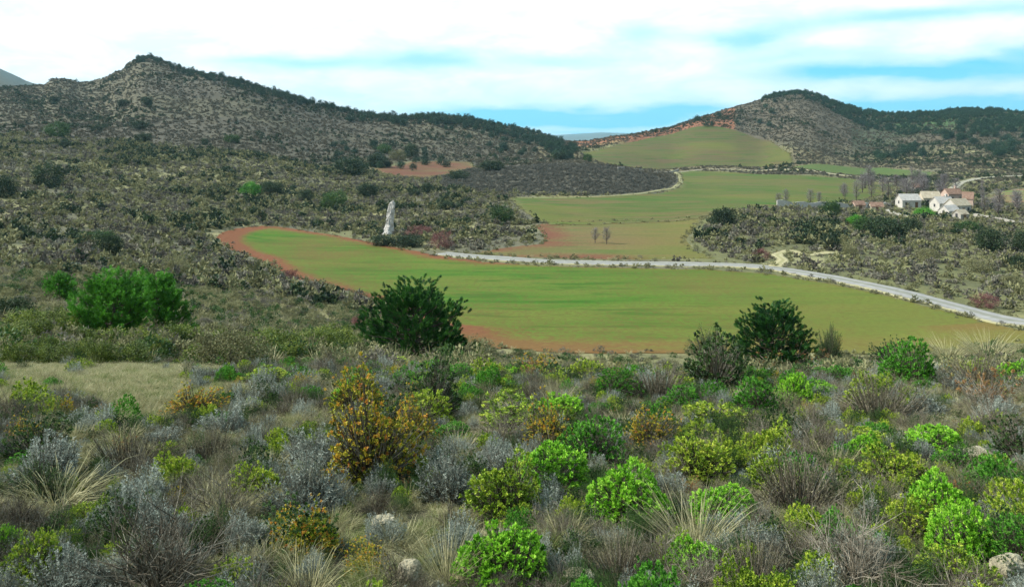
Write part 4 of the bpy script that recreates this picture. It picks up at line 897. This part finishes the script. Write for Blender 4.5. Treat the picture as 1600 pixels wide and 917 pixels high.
# light little plants for the slopes
for v in range(3):
    proto('scrubA', '', clump_crown(1.0, .6, 34, 16, .09, .022, .3, .4).mesh('scrub', M['olive']), None, 1.05, .65)
    proto('scrubB', '', clump_crown(1.0, .5, 30, 16, .09, .018, .3, .4).mesh('scrub', M['greyscrub']), None, 1.05, .55)
    proto('scrubC', '', clump_crown(1.0, .7, 34, 14, .10, .028, .3, .4).mesh('scrub', M['darkgreen']), None, 1.05, .75)
    proto('scrubD', '', tussock(.8, .5, 90, .008, .5, .5).mesh('blades', M['dry']), None, .8, .5)
    proto('farK', '', clump_crown(1.0, .5, 16, 9, .22, .08, .3, .4).mesh('scrub', M['knollscrub']), None, 1.1, .6)
    proto('farD', '', clump_crown(1.0, .5, 14, 7, .24, .09, .3, .4).mesh('scrub', M['farscrub']), None, 1.1, .6)
    proto('farA', '', clump_crown(1.0, .6, 14, 7, .24, .09, .3, .4).mesh('scrub', M['olive']), None, 1.1, .7)
    proto('farB', '', clump_crown(1.0, .5, 14, 7, .24, .09, .3, .4).mesh('scrub', M['greyscrub']), None, 1.1, .6)
    proto('farC', '', clump_crown(1.0, .75, 16, 8, .22, .09, .3, .4).mesh('scrub', M['deepgreen']), None, 1.1, .85)
terr = lambda px, D: (px < 350 + 60 * np.sin(D * 1.3) - (D - 12) * 3 + 260 * (D > 16.5)) & (D > 9.4 + .9 * np.sin(px * .02)) & (D < 22)          # the open grassy terrace
# foreground
X, Y, px = area_pts(17000, (-700, 2300), (1.5, 24)); NEAR = True; k = ~(terr(px, Y)) | (rng.random(len(X)) < .05)
X, Y, px = X[k], Y[k], px[k]; n = len(X); u = fbm(X * .9, Y * .9, 101, 3); fs = np.ones(n)
for a, b, c, d in PLACED:
    dx = np.abs(X - a); dy = b - Y
    fs = np.where((dx < c * .5) & (np.abs(dy) < c * .42), np.minimum(fs, .0), fs)
    fs = np.where((dx < c * .55) & (dy > 0) & (dy < c * .35 + d * 1.6), np.minimum(fs, .62), fs)
ok_ = fs > .05; X, Y, px, fs, u = X[ok_], Y[ok_], px[ok_], fs[ok_], u[ok_]; n = len(X)
grp = u + rng.normal(0, .10, n) - .06 * (X / Y < -.2) + .02 * (X / Y > .1)
def sub(mask, keys, name, lab, s0, s1, hs=None):
    cover(name, keys, X[mask], Y[mask], (s0 + (s1 - s0) * rng.random(mask.sum()) ** 1.6 * (.55 + .9 * fbm(X[mask] * .7, Y[mask] * .7, 141, 2)) * 1.1) * (fs[mask] if len(fs) == len(X) else 1), lab, hs)
cl = rng.random(n)
sub((grp < .5) & (cl < .46), ['heather', 'heather', 'greyblue', 'tussock', 'twigs'], 'grey_undergrowth', ('low grey heathy undergrowth filling the foreground', 'undergrowth'), .15, .46)
sub((grp >= .5) & (cl < .46), ['heather', 'heather', 'kermes', 'leafy', 'yellowgreen', 'greyblue'], 'mixed_undergrowth', ('low mixed green and brown undergrowth between the foreground shrubs', 'undergrowth'), .18, .42)
sub((cl >= .46) & ~((grp >= .5) & (cl < .54)), ['tussock', 'greentussock', 'tussock'], 'dry_grass', ('dry pale grass between the foreground shrubs', 'grass'), .18, .42)
sub((grp >= .5) & (cl >= .46) & (cl < .54), ['yellowgreen', 'autumn', 'rusty'], 'low_herbs', ('yellow and rusty herbs low among the foreground shrubs', 'undergrowth'), .16, .36)
X, Y, px = area_pts(23000, (-700, 2300), (1.5, 15)); k = ~terr(px, Y)
for a, b, c, d in PLACED: k &= ~((np.abs(X - a) < c * .38) & (np.abs(b - Y) < c * .32))
X, Y, px = X[k], Y[k], px[k]; n = len(X); fs = np.ones(0); g_ = fbm(X * 1.6, Y * 1.6, 171, 3) + rng.normal(0, .12, n)
sub(g_ < .47, ['tussock', 'greentussock', 'tussock'], 'fine_grass', ('fine dry grass carpeting the soil of the foreground', 'grass'), .10, .26)
sub((g_ >= .47) & (g_ < .60), ['heather', 'twigs', 'greyblue'], 'dwarf_heath', ('dwarf grey heath covering the soil of the foreground', 'undergrowth'), .12, .28)
sub(g_ >= .60, ['kermes', 'rosemary', 'heather', 'yellowgreen'], 'dwarf_green', ('dwarf green herbs covering the soil of the foreground', 'undergrowth'), .12, .24)
X, Y, px = area_pts(19000, (-600, 620), (8, 25)); k = terr(px, Y); X, Y = X[k], Y[k]
sub(np.ones(len(X), bool), ['tussock', 'tussock', 'greentussock'], 'terrace_grass', ('short pale grass of the terrace on the left', 'grass'), .14, .28)
# slopes in the middle distance
X, Y, px = area_pts(20000, (-600, 2200), (22, 120)); k = (open_mask(X, Y) > .75) & ((Y > 25) | (px > 450))
k &= ~((Y > 60) & (Y < 120) & (px > 820) & (px < 1500) & (rng.random(len(X)) < .5)); X, Y, px = X[k], Y[k], px[k]; n = len(X)
g_ = fbm(X * .12, Y * .12, 111, 3) + rng.normal(0, .1, n)
sub(g_ < .50, ['scrubA', 'scrubB', 'scrubB', 'scrubD'], 'slope_scrub', ('olive grey scrub covering the near slopes', 'undergrowth'), .5, 1.3)
sub(g_ >= .50, ['scrubA', 'scrubA', 'scrubC', 'scrubD'], 'green_scrub', ('olive green scrub covering the near slopes', 'undergrowth'), .5, 1.4)
X, Y, px = area_pts(74000, (-560, 2100), (110, 470)); om_ = open_mask(X, Y); pat = fbm(X * .035, Y * .05, 151, 4); k = (om_ > .85) & ((rng.random(len(X)) < sstep(.36, .56, pat) + .62) | ((px > 690) & (px < 1075) & (Y > 375)))
vx, vy = VIL; k &= ~((np.abs(X - vx + 4) < 26) & (np.abs(Y - vy) < 22) & (rng.random(len(X)) < .8)); X, Y, px = X[k], Y[k], px[k]; n = len(X)
g_ = fbm(X * .05, Y * .05, 121, 4) + rng.normal(0, .09, n); gr = (px > 690) & (px < 1075) & (Y > 375)
sub(gr, ['farK'], 'knoll_scrub', ('dark grey scrub covering the stony knoll', 'undergrowth'), 1.0, 2.2)
sub((g_ < .50) & ~gr, ['farB', 'farB', 'farA'], 'hillside_scrub', ('grey brown scrub on the hillsides', 'undergrowth'), .5, 2.2)
sub((g_ >= .50) & (g_ < .64) & ~gr, ['farA', 'farA', 'farB'], 'olive_hillside_scrub', ('olive scrub on the hillsides', 'undergrowth'), .5, 2.4)
sub((g_ >= .64) & ~gr, ['farC', 'farA'], 'dark_hillside_scrub', ('dark green scrub on the hillsides', 'undergrowth'), .8, 3.0)
X, Y, px = area_pts(120000, (-560, 2100), (470, 1150)); k = open_mask(X, Y) > .85; X, Y, px = X[k], Y[k], px[k]; n = len(X)
g_ = fbm(X * .02, Y * .02, 131, 4) + rng.normal(0, .08, n) + .10 * (px > 1350) + .10 * (px < 900) * sstep(700, 820, Y)
sub((g_ < .62), ['farD'], 'far_scrub', ('sparse grey scrub on the far hills', 'undergrowth'), 1.0, 2.6)
sub((g_ >= .62), ['farC', 'farD'], 'far_green_scrub', ('dark scrub and small trees on the far hills', 'undergrowth'), 1.2, 3.0)

# continuous far woods on the crests
X, Y, px = area_pts(60000, (-100, 1850), (640, 1260)); el_ = np.interp(px, [q_[0] for q_ in SKY], [q_[1] for q_ in SKY]); yy = HY - F * H(X, Y) / Y
k = (yy - el_ > -3) & (((px > 1235) & (px < 1400) & (yy < el_ + 4 + (px - 1235) * .16)) | ((px >= 1385) & (yy < el_ + 24 + 10 * np.sin(px * .05))) | ((px > 215) & (px < 470) & (yy < el_ + 9)) | ((px >= 470) & (px < 880) & (yy < el_ + 5 + (px - 470) * .03)) | ((px > 1190) & (px < 1240) & (yy < el_ + 4)))
k &= rng.random(len(X)) < np.where(px < 900, .18, .42) * sstep(.3, .5, fbm(X * .02, Y * .02, 181, 3)) + .12
k &= open_mask(X, Y) > .9
X, Y, px = X[k], Y[k], px[k]; n = len(X); fs = np.ones(0)
sub(np.ones(n, bool), ['farpine'], 'far_woods', ('dark woods on the crests of the far hills', 'woods'), 2.0, 4.4)
# weeds along the field rims and road verges
WX, WY = [], []
for L, hw in ROADS.values():
    m_ = 420 if hw > 3 else 160; i = rng.integers(1, len(L) - 1, m_); t = unit(L[i + 1] - L[i - 1]); sgn = rng.choice([-1, 1], m_) * (hw * rng.uniform(.82, 1.35, m_))
    j = rng.random((m_, 1)); q = L[i] * (1 - j) + L[i + 1] * j; WX.append(q[:, 0] - t[:, 1] * sgn); WY.append(q[:, 1] + t[:, 0] * sgn)
for P in FIELDS.values():
    Q = np.roll(P, -1, 0); ln = np.hypot(*(Q - P).T); m_ = int(ln.sum() * 1.1); i = rng.choice(len(P), m_, p=ln / ln.sum()); j = rng.random((m_, 1)); q = P[i] * (1 - j) + Q[i] * j + rng.normal(0, .9, (m_, 2)); WX.append(q[:, 0]); WY.append(q[:, 1])
X = np.concatenate(WX); Y = np.concatenate(WY); dr = polyline_dist(ROADS['road'][0], X, Y) > 2.6; X, Y = X[dr], Y[dr]; px = CX + F * X / Y; fs = np.ones(0); n = len(X)
sub(np.ones(n, bool), ['farA', 'scrubA', 'scrubD', 'scrubB'], 'margin_weeds', ('weeds and low scrub along field rims and road verges', 'undergrowth'), .3, 1.3)
# ------------------------------------------------------------------ haze
def haze():
    me = bpy.data.meshes.new('haze'); V, Fc = box_np(-32500, 32500, -600, 18500, -1300, 900); me.from_pydata(V.tolist(), [], Fc.tolist())
    m, nt, out = newmat('haze'); v = nt.nodes.new('ShaderNodeVolumePrincipled'); v.inputs['Color'].default_value = (.42, .80, 1, 1); v.inputs['Density'].default_value = 5.0e-5; v.inputs['Anisotropy'].default_value = .2
    nt.links.new(v.outputs[0], out.inputs['Volume']); me.materials.append(m); o = link(bpy.data.objects.new('haze', me)); tag(o, kind='stuff', label='thin blue air haze over the far plain', cat='haze')
haze()

# ------------------------------------------------------------------ sky, sun, camera
SUN_AZ, SUN_EL = -96, 40                                        # degrees from straight ahead (left negative), and up
wd = bpy.data.worlds.new('World'); scene.world = wd; wd.use_nodes = True; nt = wd.node_tree; nt.nodes.clear(); g = G(nt)
out = nt.nodes.new('ShaderNodeOutputWorld'); bg = nt.nodes.new('ShaderNodeBackground'); nt.links.new(bg.outputs[0], out.inputs[0])
sk = nt.nodes.new('ShaderNodeTexSky'); sk.sky_type = 'NISHITA'; sk.sun_disc = False; sk.sun_elevation = R(SUN_EL); sk.sun_rotation = R(SUN_AZ); sk.altitude = 900
tc = g.n('ShaderNodeTexCoord'); sp = g.n('ShaderNodeSeparateXYZ'); g.set(sp.inputs[0], tc.outputs['Generated']); sx, sy, sz = sp.outputs
az = g.math('ARCTAN2', sx, sy); el = g.math('ARCSINE', sz)
wv = g.n('ShaderNodeCombineXYZ'); g.set(wv.inputs[0], g.math('MULTIPLY', az, 4.5)); g.set(wv.inputs[1], g.math('MULTIPLY', el, 13.0))
nz = g.n('ShaderNodeTexNoise'); nz.inputs['Scale'].default_value = 1.6; nz.inputs['Detail'].default_value = 5; nz.inputs['Roughness'].default_value = .55; g.set(nz.inputs['Vector'], wv.outputs[0])
nc = g.n('ShaderNodeSeparateColor'); g.set(nc.inputs[0], nz.outputs['Color'])
wa = g.math('ADD', az, g.math('MULTIPLY', g.math('SUBTRACT', nc.outputs[0], .5), .16)); we = g.math('ADD', el, g.math('MULTIPLY', g.math('SUBTRACT', nc.outputs[1], .5), .035))
blue = None
for px, py, wpx, hpx, amp in [(900, 186, 190, 17, 1.15), (760, 178, 70, 12, .5), (1080, 172, 60, 10, .5), (1560, 165, 250, 13, 1.05), (1340, 160, 60, 9, .5), (1540, 114, 200, 18, .8), (1330, 112, 130, 16, .55), (665, 93, 100, 15, .5), (475, 101, 120, 13, .42), (1165, 60, 60, 16, .5), (1010, 52, 70, 20, .3), (1460, 22, 200, 14, .4), (1600, 84, 60, 14, .5), (960, 212, 170, 6, .55), (1270, 40, 220, 12, .2), (880, 95, 80, 11, .3), (1250, 85, 120, 12, .3)]:
    a0 = math.atan((px - CX) / F); e0 = math.atan((HY - py) / math.hypot(F, px - CX)); sa = wpx / F * math.cos(a0) ** 2; se = hpx / F * math.cos(a0)
    q = g.math('ADD', g.math('POWER', g.math('ABSOLUTE', g.math('DIVIDE', g.math('SUBTRACT', wa, a0), sa)), 2.0), g.math('POWER', g.math('ABSOLUTE', g.math('DIVIDE', g.math('SUBTRACT', we, e0), se)), 2.0))
    b = g.math('MULTIPLY', g.math('EXPONENT', g.math('MULTIPLY', q, -1.0)), amp * 1.35); blue = b if blue is None else g.math('ADD', blue, b)
high = g.n('ShaderNodeTexNoise'); high.inputs['Scale'].default_value = 2.2; high.inputs['Detail'].default_value = 6; g.set(high.inputs['Vector'], tc.outputs['Generated'])
up = g.math('MULTIPLY', g.ramp(high.outputs[0], [(.45, (0, 0, 0)), (.62, (1, 1, 1))]), g.ramp(el, [(.22, (0, 0, 0)), (.45, (1, 1, 1))]))
blue = g.math('ADD', blue, g.math('MULTIPLY', up, .7), clamp=True)
skyc = g.mix(1.0, sk.outputs[0], (.085, .085, .085), 'MULTIPLY'); skyc = g.mix(.92, skyc, (.05, .50, .78))
near_sun = g.ramp(g.math('MULTIPLY', g.math('ADD', g.math('COSINE', g.math('SUBTRACT', az, R(-35))), 1.0), .5), [(.0, (.55, .57, .60)), (.5, (.78, .80, .81)), (.85, (.96, .955, .95))])
fine = g.n('ShaderNodeTexNoise'); fine.inputs['Scale'].default_value = 2.6; fine.inputs['Detail'].default_value = 8; fine.inputs['Roughness'].default_value = .62; fine.inputs['Distortion'].default_value = .4; g.set(fine.inputs['Vector'], wv.outputs[0])
puff = g.mix(g.ramp(fine.outputs[0], [(.40, (0, 0, 0)), (.62, (1, 1, 1))]), near_sun, g.mix(1.0, near_sun, (.74, .84, .87), 'MULTIPLY'))
blue = g.math('MULTIPLY', blue, g.math('ADD', .55, g.math('MULTIPLY', g.math('SUBTRACT', 1.0, fine.outputs[0]), .95)), clamp=True)
colr = g.mix(blue, puff, skyc)
g.set(bg.inputs['Color'], colr); bg.inputs['Strength'].default_value = 1.0
sd = bpy.data.lights.new('sun', 'SUN'); sd.energy = 5.0; sd.angle = R(3); sd.color = (1, .95, .87); so = link(bpy.data.objects.new('sun', sd))
from mathutils import Vector
dv = Vector((math.sin(R(SUN_AZ)) * math.cos(R(SUN_EL)), math.cos(R(SUN_AZ)) * math.cos(R(SUN_EL)), math.sin(R(SUN_EL))))
so.rotation_euler = dv.to_track_quat('Z', 'Y').to_euler()
cd = bpy.data.cameras.new('camera'); co = link(bpy.data.objects.new('camera', cd)); co.location = (0, 0, 0); co.rotation_euler = (R(90), 0, 0)
cd.sensor_width = 36; cd.lens = F / 1600 * 36; cd.shift_y = -(917 / 2 - HY) / 1600; cd.clip_start = .05; cd.clip_end = 90000
scene.camera = co
scene.view_settings.view_transform = 'Standard'; scene.view_settings.look = 'None'; scene.view_settings.exposure = 0.66; scene.view_settings.gamma = 1.0
scene.render.engine = 'CYCLES'
